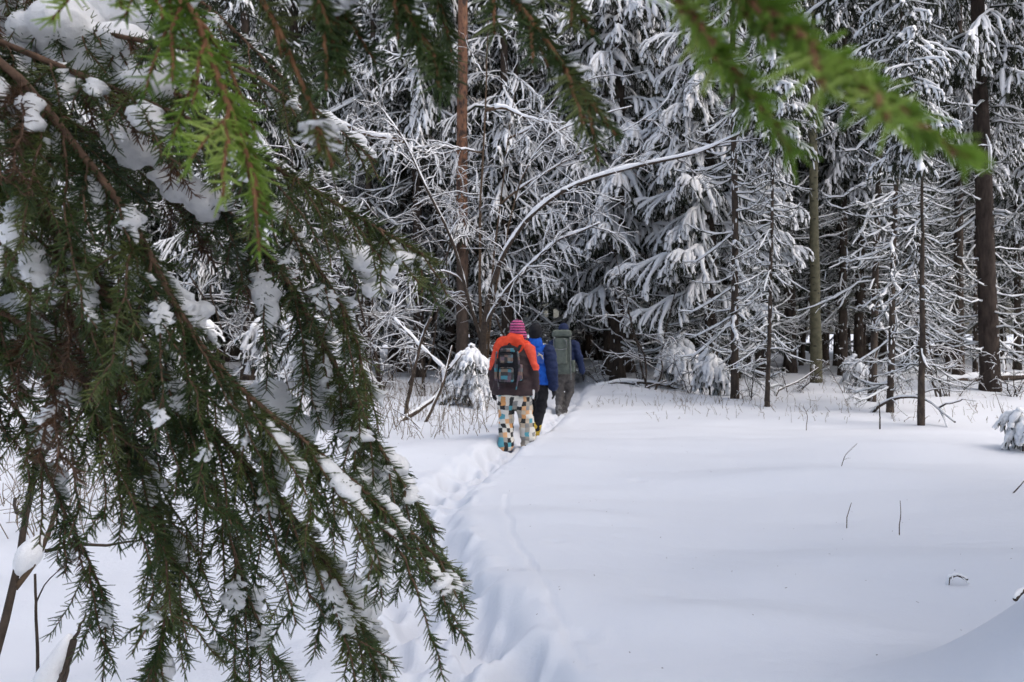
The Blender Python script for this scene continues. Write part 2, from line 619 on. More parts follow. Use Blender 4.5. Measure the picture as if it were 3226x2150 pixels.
M_STRAP = cloth("grey_strap", (0.12, 0.13, 0.13), (0.2, 0.21, 0.21), 30)
M_WHITEC = cloth("white_cloth", (0.68, 0.67, 0.66), (0.78, 0.77, 0.76), 20)
M_MARK = cloth("pale_print", (0.42, 0.36, 0.27), (0.55, 0.48, 0.36), 30)
M_LAV = cloth("faded_blue_panel", (0.03, 0.09, 0.36), (0.09, 0.15, 0.42), 12)


def red_jacket(nt, b):
    """orange-red yoke and outer sleeves over a maroon body"""
    tc = N(nt, "ShaderNodeTexCoord")
    sx = N(nt, "ShaderNodeSeparateXYZ")
    nt.links.new(tc.outputs["Object"], sx.inputs[0])
    ab = N(nt, "ShaderNodeMath", operation='ABSOLUTE')
    nt.links.new(sx.outputs["X"], ab.inputs[0])
    # red where z > 1.38 - or where |x| > 0.205 + slope and z > 1.0
    a = N(nt, "ShaderNodeMath", operation='MULTIPLY_ADD')          # z + 2.6*|x|
    nt.links.new(ab.outputs[0], a.inputs[0])
    a.inputs[1].default_value = 2.2
    nt.links.new(sx.outputs["Z"], a.inputs[2])
    g1 = N(nt, "ShaderNodeMath", operation='GREATER_THAN')
    nt.links.new(a.outputs[0], g1.inputs[0])
    g1.inputs[1].default_value = 1.69
    g2 = N(nt, "ShaderNodeMath", operation='GREATER_THAN')
    nt.links.new(sx.outputs["Z"], g2.inputs[0])
    g2.inputs[1].default_value = 1.09
    mu = N(nt, "ShaderNodeMath", operation='MULTIPLY')
    nt.links.new(g1.outputs[0], mu.inputs[0])
    nt.links.new(g2.outputs[0], mu.inputs[1])
    no = N(nt, "ShaderNodeTexNoise", Scale=14.0, Detail=3.0)
    nt.links.new(tc.outputs["Object"], no.inputs["Vector"])
    red = ramp(nt, no.outputs["Fac"], [(0.3, (0.55, 0.045, 0.018)), (0.7, (0.78, 0.085, 0.035))])
    mar = ramp(nt, no.outputs["Fac"], [(0.3, (0.016, 0.006, 0.008)), (0.7, (0.034, 0.013, 0.015))])
    mx = N(nt, "ShaderNodeMix", data_type='RGBA')
    nt.links.new(mu.outputs[0], mx.inputs[0])
    nt.links.new(mar, mx.inputs[6])
    nt.links.new(red, mx.inputs[7])
    nt.links.new(mx.outputs[2], b.inputs["Base Color"])
    b.inputs["Roughness"].default_value = 0.7
    bp = N(nt, "ShaderNodeBump", Strength=0.6, Distance=0.02)
    nt.links.new(no.outputs["Fac"], bp.inputs["Height"])
    nt.links.new(bp.outputs[0], b.inputs["Normal"])


M_RJ = mat("red_and_maroon_jacket", red_jacket)
M_REDH = cloth("red_hood_cloth", (0.55, 0.045, 0.018), (0.78, 0.085, 0.035), 12)


def patchwork(name, cell, pal, dark=1.0):
    """woven check of coloured squares"""
    def f(nt, b):
        tc = N(nt, "ShaderNodeTexCoord")
        sx = N(nt, "ShaderNodeSeparateXYZ")
        nt.links.new(tc.outputs["Object"], sx.inputs[0])
        ax = N(nt, "ShaderNodeMath", operation='MULTIPLY_ADD')
        nt.links.new(sx.outputs["Y"], ax.inputs[0])
        ax.inputs[1].default_value = 0.6
        nt.links.new(sx.outputs["X"], ax.inputs[2])
        fl = []
        wz = N(nt, "ShaderNodeTexNoise", Scale=9.0, Detail=2.0)
        nt.links.new(tc.outputs["Object"], wz.inputs["Vector"])
        for src in (ax.outputs[0], sx.outputs["Z"]):
            wp = N(nt, "ShaderNodeMath", operation='MULTIPLY_ADD')
            nt.links.new(wz.outputs["Fac"], wp.inputs[0])
            wp.inputs[1].default_value = cell * 0.9
            nt.links.new(src, wp.inputs[2])
            m_ = N(nt, "ShaderNodeMath", operation='DIVIDE')
            nt.links.new(wp.outputs[0], m_.inputs[0])
            m_.inputs[1].default_value = cell
            f_ = N(nt, "ShaderNodeMath", operation='FLOOR')
            nt.links.new(m_.outputs[0], f_.inputs[0])
            fl.append(f_.outputs[0])
        cb = N(nt, "ShaderNodeCombineXYZ")
        nt.links.new(fl[0], cb.inputs[0])
        nt.links.new(fl[1], cb.inputs[1])
        wnz = N(nt, "ShaderNodeTexWhiteNoise", noise_dimensions='3D')
        nt.links.new(cb.outputs[0], wnz.inputs["Vector"])
        n_ = len(pal)
        c = ramp(nt, wnz.outputs["Value"], [(i / n_, p) for i, p in enumerate(pal)], 'CONSTANT')
        nt.links.new(c, b.inputs["Base Color"])
        b.inputs["Roughness"].default_value = 0.8
        no = N(nt, "ShaderNodeTexNoise", Scale=13.0, Detail=3.0)
        nt.links.new(tc.outputs["Object"], no.inputs["Vector"])
        bp = N(nt, "ShaderNodeBump", Strength=0.7, Distance=0.03)
        nt.links.new(no.outputs["Fac"], bp.inputs["Height"])
        nt.links.new(bp.outputs[0], b.inputs["Normal"])
    return mat(name, f)


M_CHECK = patchwork("checked_trousers", 0.056, [(0.72, 0.68, 0.6), (0.02, 0.02, 0.022), (0.68, 0.33, 0.12), (0.74, 0.7, 0.62), (0.10, 0.36, 0.43), (0.72, 0.68, 0.62),
                                                 (0.62, 0.5, 0.36), (0.72, 0.69, 0.62), (0.03, 0.03, 0.03), (0.3, 0.29, 0.27), (0.75, 0.42, 0.2), (0.4, 0.36, 0.3)])
M_CHECKP = patchwork("checked_pocket", 0.045, [(0.09, 0.16, 0.19), (0.16, 0.10, 0.08), (0.07, 0.055, 0.07), (0.05, 0.2, 0.25), (0.2, 0.15, 0.11), (0.03, 0.03, 0.03), (0.12, 0.08, 0.1), (0.12, 0.12, 0.12)])


def stripe_hat(nt, b):
    tc = N(nt, "ShaderNodeTexCoord")
    sx = N(nt, "ShaderNodeSeparateXYZ")
    nt.links.new(tc.outputs["Object"], sx.inputs[0])
    no = N(nt, "ShaderNodeTexNoise", Scale=40.0)
    nt.links.new(tc.outputs["Object"], no.inputs["Vector"])
    a = N(nt, "ShaderNodeMath", operation='MULTIPLY_ADD')
    nt.links.new(no.outputs["Fac"], a.inputs[0])
    a.inputs[1].default_value = 0.012
    nt.links.new(sx.outputs["Z"], a.inputs[2])
    d = N(nt, "ShaderNodeMath", operation='DIVIDE')
    nt.links.new(a.outputs[0], d.inputs[0])
    d.inputs[1].default_value = 0.034
    fr = N(nt, "ShaderNodeMath", operation='FRACT')
    nt.links.new(d.outputs[0], fr.inputs[0])
    c = ramp(nt, fr.outputs[0], [(0.0, (0.45, 0.06, 0.18)), (0.35, (0.58, 0.15, 0.30)), (0.55, (0.045, 0.012, 0.04)), (0.95, (0.38, 0.05, 0.17))], 'CONSTANT')
    nt.links.new(c, b.inputs["Base Color"])
    b.inputs["Roughness"].default_value = 0.95


M_HAT = mat("striped_knit", stripe_hat)


def hand_parts(wrist, tip_dir, side=1, s=1.0):
    """a gloved hand: palm, four bent fingers of different length, thumb off the side"""
    w = np.asarray(wrist, float)
    d = np.asarray(tip_dir, float)
    d /= np.linalg.norm(d)
    fwd = np.array([0.0, 1.0, 0.0])
    fwd = fwd - d * fwd.dot(d)
    fwd /= np.linalg.norm(fwd)
    out = np.cross(d, fwd) * side
    ps = [limb([w, w + d * 0.05 * s, w + d * 0.095 * s], [0.03 * s, 0.04 * s, 0.036 * s], 12, (0.7, 1.0))]
    for k, (off, ln) in enumerate([(-0.03, 0.062), (-0.011, 0.075), (0.010, 0.08), (0.030, 0.072)]):
        a = w + d * 0.09 * s + fwd * off * s
        b_ = a + (d * 0.6 * ln + fwd * 0.004) * s - out * 0.006 * s
        c = b_ + (d * 0.4 * ln) * s - out * 0.02 * s
        ps.append(limb([a, b_, c], [0.0115 * s, 0.0105 * s, 0.009 * s], 8))
    t0 = w + d * 0.03 * s + fwd * 0.03 * s
    ps.append(limb([t0, t0 + (d * 0.03 + fwd * 0.025) * s, t0 + (d * 0.062 + fwd * 0.03) * s], [0.013 * s, 0.012 * s, 0.010 * s], 8))
    return ps


def person(label, loc, rz, jt, tr_r, cfg):
    """jt: joint positions in metres, facing +Y, feet at z = 0"""
    p = thing("person", label, "person", loc)
    p.rotation_euler = (0, 0, rz)
    J = {k: np.array(v, float) for k, v in jt.items()}
    pel, chest, neck, head = J['pelvis'], J['chest'], J['neck'], J['head']
    parts = [limb([pel, (pel + chest) / 2, chest, neck], [0.13, 0.125, 0.14, 0.07], 18, (1.1, 0.8)),
             limb([neck, neck + (head - neck) * 0.6], [0.058, 0.055], 12),
             ball(head, (0.078, 0.097, 0.118)), ball(head + np.array([0, 0.098, -0.02]), (0.014, 0.02, 0.022), 8),
             ball(head + np.array([0.078, 0.0, -0.01]), (0.012, 0.022, 0.032), 8), ball(head + np.array([-0.078, 0.0, -0.01]), (0.012, 0.022, 0.032), 8)]
    for s in 'lr':
        parts.append(limb([J['sh' + s], J['el' + s], J['wr' + s]], [0.052, 0.042, 0.03], 12))
        parts.append(limb([J['hip' + s], J['kn' + s], J['an' + s]], [0.085, 0.06, 0.042], 12))
        parts += hand_parts(J['wr' + s], J['wr' + s] - J['el' + s] + np.array([0, 0.03, -0.05]), 1 if s == 'r' else -1, 0.9)
    body = remesh(parts, 0.016, 2)
    body.materials.append(M_SKIN)
    link("body", body, p)
    # trousers
    tp = [limb([pel + np.array([0, 0, 0.06]), pel - np.array([0, 0, 0.06])], [0.155, 0.165], 18, (1.0, 0.82))]
    for s in 'lr':
        k, a_ = J['kn' + s], J['an' + s]
        mid = (J['hip' + s] + k) / 2
        tp.append(limb([J['hip' + s], mid, k, (k + a_) / 2 + np.array([0, -0.008, 0.01]), a_ + np.array([0, 0, 0.02])], tr_r, 18))
        for q in range(3):
            z_ = a_ + (k - a_) * (0.12 + 0.2 * q)
            tp.append(limb([z_ - np.array([0.01, 0, 0.012]), z_ + np.array([0.01, 0, 0.012])], [tr_r[-1] * 1.03] * 2, 14, round_ends=False))
    trm = remesh(tp, 0.015, 3)
    wrinkle(trm, 0.011, 7, 20, 3)
    trm.materials.append(cfg['trousers'])
    t_ob = link("trousers", trm, p)
    # jacket
    hem = J['hem']
    jp = [limb([hem, hem * 0.6 + chest * 0.4, chest, chest + np.array([0, 0, 0.09]), neck + np.array([0, 0, 0.0])], cfg['jr'], 22, (1.0, cfg.get('jd', 0.72)), round_ends=False)]
    for s in 'lr':
        e = J['el' + s]
        w = J['wr' + s]
        jp.append(limb([chest * 0.5 + J['sh' + s] * 0.5 + np.array([0, 0, 0.045]), J['sh' + s], (J['sh' + s] + e) / 2, e, (e + w) / 2, w], [0.075, 0.085, 0.076, 0.07, 0.064, 0.056], 14))
    jm = remesh(jp, 0.015, 3)
    wrinkle(jm, 0.010, 8, 16, 5)
    jm.materials.append(cfg['jacket'])
    link("jacket", jm, p)
    if cfg.get('sleeve'):
        for s in 'lr':
            e, w, sh = J['el' + s], J['wr' + s], J['sh' + s]
            sm = remesh([limb([sh * 0.98 + e * 0.02 + np.array([0, 0, -0.01]), (sh + e) / 2, e, (e + w) / 2, w], [0.103, 0.097, 0.09, 0.083, 0.072], 14)], 0.012, 3)
            wrinkle(sm, 0.007, 10, 24, 7)
            sm.materials.append(cfg['sleeve'])
            link("sleeve", sm, p)
    for s in 'lr':
        gm = remesh(hand_parts(J['wr' + s] , J['wr' + s] - J['el' + s] + np.array([0, 0.03, -0.05]), 1 if s == 'r' else -1, 1.06) +
                    [limb([J['wr' + s], J['wr' + s] + (J['el' + s] - J['wr' + s]) * 0.12], [0.045, 0.05], 12)], 0.008, 2)
        gm.materials.append(cfg['glove'])
        link("glove", gm, p)
        a_ = J['an' + s]
        bm_ = remesh([limb([a_ + np.array([0, -0.035, -0.055]), a_ + np.array([0, 0.05, -0.06]), a_ + np.array([0, 0.17, -0.065])], [0.05, 0.052, 0.046], 14, (1, 1)),
                      limb([a_ + np.array([0, 0, 0.09]), a_ + np.array([0, -0.01, -0.05])], [0.06, 0.055], 14)], 0.011, 3)
        bm_.materials.append(cfg['boot'])
        bo = link("boot", bm_, p)
        so = mesh_of([rbox(a_ + np.array([0, 0.06, -0.108]), (0.1, 0.3, 0.03), 0.012)], M_BLACKC)
        link("sole", so, bo)
    # hat
    hp = [ball(head + np.array([0, -0.006, 0.035]), (0.098, 0.116, 0.112)), limb([head + np.array([0, -0.004, -0.02]), head + np.array([0, -0.004, 0.04])], [0.096, 0.098], 16, (1, 1.14))]
    hp += cfg.get('hat_extra', [])
    hm = remesh(hp, 0.009, 3)
    hm.materials.append(cfg['hat'])
    link("hat", hm, p)
    return p, J


# red jacket
fz = -0.215
hd = (0.045, 0.02, 1.585)
jt = dict(pelvis=(0, 0, 0.9), chest=(0.0, 0.01, 1.27), neck=(0.025, 0.02, 1.45), head=hd,
          shl=(-0.185, 0.01, 1.36), ell=(-0.255, -0.02, 1.1), wrl=(-0.275, 0.06, 0.86),
          shr=(0.195, 0.01, 1.36), elr=(0.265, -0.03, 1.10), wrr=(0.275, 0.02, 0.85),
          hipl=(-0.09, 0, 0.88), knl=(-0.1, 0.03, 0.48), anl=(-0.075, -0.10, 0.13),
          hipr=(0.1, 0, 0.88), knr=(0.145, 0.07, 0.48), anr=(0.175, 0.10, 0.12), hem=(-0.005, -0.01, 0.77))
hdv = np.array(hd)
p1, J1 = person("person in orange-red and maroon jacket with checked trousers and striped pink hat, last in line",
                (0.02, 9.95, fz + 0.01), R(-13), jt, [0.108, 0.108, 0.1, 0.096, 0.102],
                dict(trousers=M_CHECK, jacket=M_RJ, jr=[0.272, 0.255, 0.215, 0.17, 0.085], jd=0.66, glove=M_BLACKC, boot=M_NAVYB, hat=M_HAT,
                     hat_extra=[ball(hdv + np.array([-0.085, 0.02, -0.06]), (0.028, 0.04, 0.06)), ball(hdv + np.array([0.09, 0.02, -0.06]), (0.028, 0.04, 0.06))]))
hood = remesh([limb([(-0.06, -0.05, 1.36), (0.02, -0.055, 1.44), (0.035, -0.02, 1.53)], [0.19, 0.155, 0.095], 20, (1.0, 0.62)),
               limb([(-0.13, 0.03, 1.42), (0.0, 0.09, 1.44), (0.16, 0.03, 1.42)], [0.05, 0.06, 0.05], 12)], 0.012, 4)
wrinkle(hood, 0.009, 10, 14, 9)
hood.materials.append(M_REDH)
link("hood", hood, p1)
cuff = mesh_of([limb([J1['wrr'] + np.array([-0.02, -0.045, -0.02]), J1['wrr'] + np.array([-0.018, -0.05, -0.1])], [0.03, 0.022], 10, (0.8, 0.6))], M_WHITEC)
link("white_cuff", cuff, p1)
drawcord = mesh_of([limb([(0.02, -0.16, 0.86), (0.02, -0.175, 0.80)], [0.006, 0.004], 6)], M_BLACKC)
link("hem_cord", drawcord, p1)

# small patchwork daypack on the red jacket
bp = thing("backpack", "dark daypack with patchwork checked pockets worn over the maroon jacket", "backpack", (0.02, 9.95, fz + 0.93))
bp.rotation_euler = (0, 0, R(-13))
by = -0.155
main = remesh([rbox((-0.01, by - 0.075, 0.235), (0.30, 0.15, 0.44), 0.06, 3, 0.82), ball((-0.01, by - 0.075, 0.42), (0.125, 0.075, 0.07))], 0.012, 5)
main.materials.append(M_BLACKC)
link("bag_body", main, bp)
for zc, hh, ww, yy_ in ((0.125, 0.18, 0.19, -0.165), (0.325, 0.115, 0.17, -0.16)):
    pk = remesh([rbox((-0.02, by + yy_ + 0.01, zc), (ww, 0.07, hh), 0.028, 3, 0.95)], 0.009, 3)
    pk.materials.append(M_CHECKP)
    po = link("pocket", pk, bp)
    link("zip", mesh_of([limb([(-0.02 - ww * 0.42, by + yy_ - 0.022, zc + hh * 0.40), (-0.02, by + yy_ - 0.027, zc + hh * 0.44), (-0.02 + ww * 0.42, by + yy_ - 0.022, zc + hh * 0.40)], [0.006] * 3, 6)], M_BLACKC), po)
link("top_panel", mesh_of([rbox((-0.01, by - 0.12, 0.425), (0.2, 0.07, 0.05), 0.02, 3, 0.8)], M_CHECKP), bp)
for s in (-1, 1):
    link("side_pocket", mesh_of([rbox((-0.01 + s * 0.145, by - 0.08, 0.15), (0.05, 0.11, 0.2), 0.022, 3)], M_CHECKP), bp)
    link("side_strap", mesh_of([limb([(-0.01 + s * 0.135, by - 0.15, 0.40), (-0.01 + s * 0.155, by - 0.155, 0.2), (-0.01 + s * 0.12, by - 0.13, 0.02), (-0.01 + s * 0.11, by - 0.14, -0.05)], [0.012, 0.011, 0.009, 0.007], 6)], M_CHECKP), bp)
    link("shoulder_strap", mesh_of([limb([(s * 0.10, by - 0.04, 0.42), (s * 0.115, by + 0.09, 0.505), (s * 0.125, by + 0.24, 0.46), (s * 0.13, by + 0.29, 0.3), (s * 0.16, by + 0.17, 0.1), (s * 0.14, by - 0.0, 0.06)], [0.02] * 6, 8)], M_BLACKC), bp)
link("carry_loop", mesh_of([limb([(-0.04, by - 0.04, 0.47), (-0.01, by - 0.03, 0.51), (0.02, by - 0.04, 0.47)], [0.008] * 3, 6)], M_BLACKC), bp)

# blue jacket
hd2 = (0.0, 0.03, 1.53)
jt2 = dict(pelvis=(0, 0, 0.85), chest=(0, 0.01, 1.2), neck=(0, 0.02, 1.385), head=hd2,
           shl=(-0.19, 0.0, 1.29), ell=(-0.25, -0.02, 1.03), wrl=(-0.26, 0.06, 0.8),
           shr=(0.19, 0.0, 1.29), elr=(0.245, -0.03, 1.02), wrr=(0.26, 0.0, 0.78),
           hipl=(-0.09, 0, 0.83), knl=(-0.09, 0.12, 0.47), anl=(-0.08, 0.02, 0.13),
           hipr=(0.09, 0, 0.83), knr=(0.085, 0.0, 0.46), anr=(0.02, -0.14, 0.13), hem=(0, -0.005, 0.8))
p2, J2 = person("person in bright blue jacket, black trousers and yellow boots walking between the other two", (0.325, 11.1, -0.18), R(-14), jt2,
                [0.1, 0.096, 0.08, 0.068, 0.062],
                dict(trousers=M_BLACKC, jacket=M_BLUEC, jr=[0.205, 0.205, 0.205, 0.165, 0.085], jd=0.66, glove=M_BLACKC, boot=M_YELLOW, hat=M_BLACKC, sleeve=M_NAVY))
link("collar", (lambda m_: (m_.materials.append(M_BLUEC), m_)[1])(remesh([limb([(0, 0.0, 1.36), (0, 0.015, 1.42)], [0.105, 0.09], 18, (1.1, 0.9))], 0.012, 3)), p2)
for s_ in 'lr':
    a_ = J2['an' + s_]
    k_ = J2['kn' + s_]
    gm_ = remesh([limb([a_ + (k_ - a_) * 0.36, a_ + (k_ - a_) * 0.1, a_ - np.array([0, 0, 0.04])], [0.074, 0.072, 0.066], 14)], 0.011, 3)
    gm_.materials.append(M_YELLOW)
    link("gaiter", gm_, p2)
link("back_panel", mesh_of([rbox((0.055, -0.142, 1.19), (0.19, 0.02, 0.16), 0.009)], M_LAV), p2)
link("printed_mark", mesh_of([limb([(0.07, -0.157, 1.215), (0.1, -0.158, 1.235), (0.14, -0.154, 1.215)], [0.006, 0.011, 0.006], 6), limb([(0.12, -0.157, 1.22), (0.148, -0.154, 1.17)], [0.01, 0.006], 6),
                              limb([(0.10, -0.158, 1.23), (0.085, -0.158, 1.255)], [0.006, 0.004], 6)], M_MARK), p2)

# olive pack, navy jacket
hd3 = (0.0, 0.06, 1.6)
jt3 = dict(pelvis=(0, 0, 0.9), chest=(0, 0.02, 1.27), neck=(0, 0.04, 1.455), head=hd3,
           shl=(-0.2, 0.02, 1.36), ell=(-0.26, 0.06, 1.1), wrl=(-0.24, 0.2, 0.93),
           shr=(0.205, 0.02, 1.36), elr=(0.29, -0.03, 1.1), wrr=(0.345, 0.0, 0.86),
           hipl=(-0.09, 0, 0.88), knl=(-0.075, 0.04, 0.47), anl=(-0.075, -0.1, 0.13),
           hipr=(0.1, 0, 0.88), knr=(0.1, 0.14, 0.5), anr=(0.0, 0.05, 0.13), hem=(0, 0, 0.84))
p3, J3 = person("person in navy jacket and grey trousers under a tall olive rucksack leading the group", (0.93, 14.25, -0.21), R(-8), jt3,
                [0.105, 0.1, 0.085, 0.07, 0.066],
                dict(trousers=M_GREYT, jacket=M_NAVY, jr=[0.21, 0.215, 0.215, 0.17, 0.085], jd=0.66, glove=M_BLACKC, boot=M_BROWNB, hat=M_NAVY))
rk = thing("rucksack", "tall olive green trekking rucksack with grey straps on the leading walker's back", "rucksack", (0.93, 14.25, -0.21 + 0.82))
rk.rotation_euler = (0, 0, R(-8))
ry = -0.15
m_ = remesh([rbox((0, ry - 0.10, 0.36), (0.33, 0.2, 0.62), 0.07, 3, 0.92), rbox((0.0, ry - 0.08, 0.09), (0.38, 0.2, 0.16), 0.06, 3)], 0.014, 5)
m_.materials.append(M_OLIVE)
link("bag_body", m_, rk)
m_ = remesh([rbox((-0.01, ry - 0.09, 0.735), (0.36, 0.27, 0.13), 0.05, 3, 0.9)], 0.012, 4)
m_.materials.append(M_OLIVE)
link("lid", m_, rk)
m_ = remesh([rbox((-0.02, ry - 0.215, 0.42), (0.23, 0.07, 0.46), 0.035, 3, 0.92)], 0.011, 3)
m_.materials.append(M_OLIVE)
fp = link("front_pocket", m_, rk)
link("trim", mesh_of([limb([(-0.125, ry - 0.255, 0.46), (-0.02, ry - 0.262, 0.445), (0.09, ry - 0.255, 0.465), (0.085, ry - 0.25, 0.59), (0.03, ry - 0.25, 0.64)], [0.008] * 5, 6)], M_STRAP), fp)
for s in (-1, 1):
    link("compression_strap", mesh_of([limb([(s * 0.14, ry - 0.2, 0.66), (s * 0.15, ry - 0.205, 0.4), (s * 0.155, ry - 0.19, 0.12), (s * 0.16, ry - 0.17, -0.08)], [0.01] * 4, 6)], M_STRAP), rk)
    link("side_pocket", mesh_of([rbox((s * 0.19, ry - 0.09, 0.15), (0.07, 0.14, 0.22), 0.03, 3)], M_OLIVE), rk)
    link("shoulder_strap", mesh_of([limb([(s * 0.1, ry - 0.02, 0.56), (s * 0.12, ry + 0.12, 0.66), (s * 0.135, ry + 0.28, 0.58), (s * 0.15, ry + 0.31, 0.4), (s * 0.17, ry + 0.2, 0.15), (s * 0.16, ry, 0.1)], [0.024] * 6, 8)], M_OLIVE), rk)
link("hip_belt", mesh_of([limb([(-0.17, ry, 0.07), (-0.2, ry + 0.15, 0.07), (0, ry + 0.31, 0.07), (0.2, ry + 0.15, 0.07), (0.17, ry, 0.07)], [0.03] * 5, 8)], M_OLIVE), rk)


def resample(pts, n):
    pts = np.asarray(pts, float)
    s = np.concatenate([[0], np.cumsum(np.linalg.norm(np.diff(pts, axis=0), axis=1))])
    u = np.linspace(0, s[-1], n)
    out = np.stack([np.interp(u, s, pts[:, i]) for i in range(3)], 1)
    k = np.array([0.25, 0.5, 0.25])
    for _ in range(2):
        m = out.copy()
        m[1:-1] = out[:-2] * k[0] + out[1:-1] * k[1] + out[2:] * k[2]
        out = m
    return out


def clump_mesh(pts, rad, seed):
    """a load of snow: overlapping rounded lumps grown together"""
    rng = np.random.RandomState(seed)
    P = resample(np.array(pts), 24)
    rr = np.interp(np.linspace(0, 1, 24), np.linspace(0, 1, len(rad)), rad)
    L = np.linalg.norm(np.diff(P, axis=0), axis=1).sum()
    n = int(max(7, 5 * L / np.mean(rad)))
    ps = []
    for t in np.linspace(0.04, 0.96, n):
        i = int(t * 23)
        r = rr[i] * rng.uniform(0.5, 0.95)
        ps.append(ball(P[i] + rng.normal(0, 0.42, 3) * rr[i] * np.array([1, 1, 0.75]), (r * rng.uniform(0.9, 1.3), r * rng.uniform(0.9, 1.2), r * rng.uniform(0.7, 1.0)), 10))
    me = remesh(ps, max(0.0024, float(np.mean(rad)) / 7), 3)
    n = len(me.vertices)
    co = np.zeros(n * 3, np.float32)
    me.vertices.foreach_get("co", co)
    co = co.reshape(-1, 3).astype(float)
    no = np.zeros(n * 3, np.float32)
    me.vertices.foreach_get("normal", no)
    w = 0.0016 * vnoise(co * 240, seed) + 0.0022 * vnoise(co * 110, seed + 5)
    co += no.reshape(-1, 3) * w[:, None]
    me.vertices.foreach_set("co", co.astype(np.float32).ravel())
    me.update()
    me.materials.append(M_SNOWN)
    return me


# snow loads of the near boughs: centre line and thickness
LOADS = {
    1: ([atv(-120, 40, .93), atv(60, 85, .93), atv(200, 125, .92), atv(330, 165, .92), atv(450, 195, .92)], np.array([.036, .044, .046, .04, .024])),
    2: ([atv(30, 20, .99), atv(200, 30, .98), atv(340, 55, .97), atv(430, 85, .97)], np.array([.035, .04, .03, .015])),
    3: ([atv(690, 235, .97), atv(760, 300, .96), atv(850, 365, .96)], np.array([.012, .018, .014])),
    4: ([atv(810, 590, .9), atv(850, 620, .9), atv(890, 660, .9)], np.array([.016, .022, .014])),
    5: ([atv(600, 900, .96), atv(650, 960, .96), atv(690, 1030, .96)], np.array([.022, .027, .018])),
    6: ([atv(700, 870, .97), atv(760, 910, .97), atv(810, 940, .97)], np.array([.022, .026, .018])),
    7: ([atv(835, 1060, .94), atv(880, 1110, .94), atv(915, 1165, .94)], np.array([.018, .025, .018])),
    8: ([atv(770, 1370, .86), atv(805, 1400, .86), atv(835, 1430, .86)], np.array([.016, .022, .016])),
    9: ([atv(700, 1260, .86), atv(735, 1310, .86), atv(765, 1360, .86)], np.array([.014, .019, .014])),
    10: ([atv(70, 680, .85), atv(120, 650, .85), atv(180, 620, .85)], np.array([.018, .02, .014])),
    11: ([atv(-20, 130, .9), atv(20, 220, .9), atv(60, 300, .9)], np.array([.03, .034, .02])),
    12: ([atv(280, 560, .83), atv(330, 610, .83), atv(370, 660, .83)], np.array([.012, .016, .012])),
    13: ([atv(560, 600, .97), atv(600, 630, .97), atv(640, 670, .97)], np.array([.014, .02, .014])),
    14: ([atv(240, 290, .9), atv(300, 330, .9), atv(360, 370, .9)], np.array([.014, .02, .016])),
    15: ([atv(400, 400, .9), atv(450, 450, .9), atv(500, 480, .9)], np.array([.014, .02, .014])),
    16: ([atv(380, 690, .83), atv(420, 720, .83), atv(450, 750, .83)], np.array([.012, .016, .012])),
    17: ([atv(0, 720, .9), atv(60, 760, .9), atv(110, 810, .9)], np.array([.02, .022, .016])),
}
CLUMPS = {k: clump_mesh(p, r, k) for k, (p, r) in LOADS.items()}


# ------------------------------------------------------------------ trees of the forest
def curve_paths(P0, D, L, K, droop, lift, rng, wob=0.03):
    """N curved paths: start, unit direction, length; droop bends down, lift bends the tip up"""
    n = len(P0)
    t = np.linspace(0, 1, K)[None, :, None]
    D = D / (np.linalg.norm(D, axis=1, keepdims=True) + 1e-9)
    P = P0[:, None, :] + D[:, None, :] * (L[:, None, None] * t)
    P[:, :, 2] += -(droop * L)[:, None] * (t[..., 0] ** 1.7) + (lift * L)[:, None] * (t[..., 0] ** 3.2)
    w = np.cumsum(rng.normal(0, 1, (n, K, 3)), axis=1) * (wob * L)[:, None, None] / math.sqrt(K)
    w -= w[:, :1]
    return P + w


def along(P, t):
    """point and tangent of path P (K,3) at t in 0..1"""
    K = len(P)
    f = np.clip(t, 0, 1) * (K - 1)
    i = np.minimum(f.astype(int), K - 2)
    u = (f - i)[:, None]
    a, b = P[i], P[i + 1]
    T = b - a
    return a + (b - a) * u, T / (np.linalg.norm(T, axis=1, keepdims=True) + 1e-9)


class Crown:
    """dark twigs and the snow on them, gathered by (points per path, sides)"""
    def __init__(s, rng):
        s.rng = rng
        s.dark = {}
        s.snow = {}

    def wood(s, P, r0, r1, sides=3):
        n, K, _ = P.shape
        t = np.linspace(0, 1, K)[None]
        r = np.asarray(r0).reshape(-1, 1) * (1 - t) + np.asarray(r1).reshape(-1, 1) * t
        s.dark.setdefault((K, sides), []).append((P, np.broadcast_to(r, (n, K))))

    def cover(s, P, rad, off, keep=0.8, sides=4, taper=0.45):
        """lumpy snow lying on top of the paths"""
        n, K, _ = P.shape
        m = s.rng.rand(n) < keep
        if not m.any():
            return
        P = P[m].copy()
        n = len(P)
        rad = np.broadcast_to(np.asarray(rad, float), (len(m),))[m]
        off = np.broadcast_to(np.asarray(off, float), (len(m),))[m]
        r = rad[:, None] * s.rng.uniform(0.55, 1.35, (n, K))
        r[:, 0] *= taper
        r[:, -1] *= taper
        P[:, :, 2] += off[:, None] + r * 0.5
        s.snow.setdefault((K, sides), []).append((P, r))

    def out(s):
        res = []
        for dct in (s.dark, s.snow):
            b = MB()
            for (K, sides), lst in dct.items():
                P = np.concatenate([a for a, _ in lst])
                r = np.concatenate([c for _, c in lst])
                V, q = tubes(P, r, sides, 0.72 if dct is s.snow else 1.0)
                b.add(V, q)
            res.append(b.data()[:2] if b.v else None)
        return res


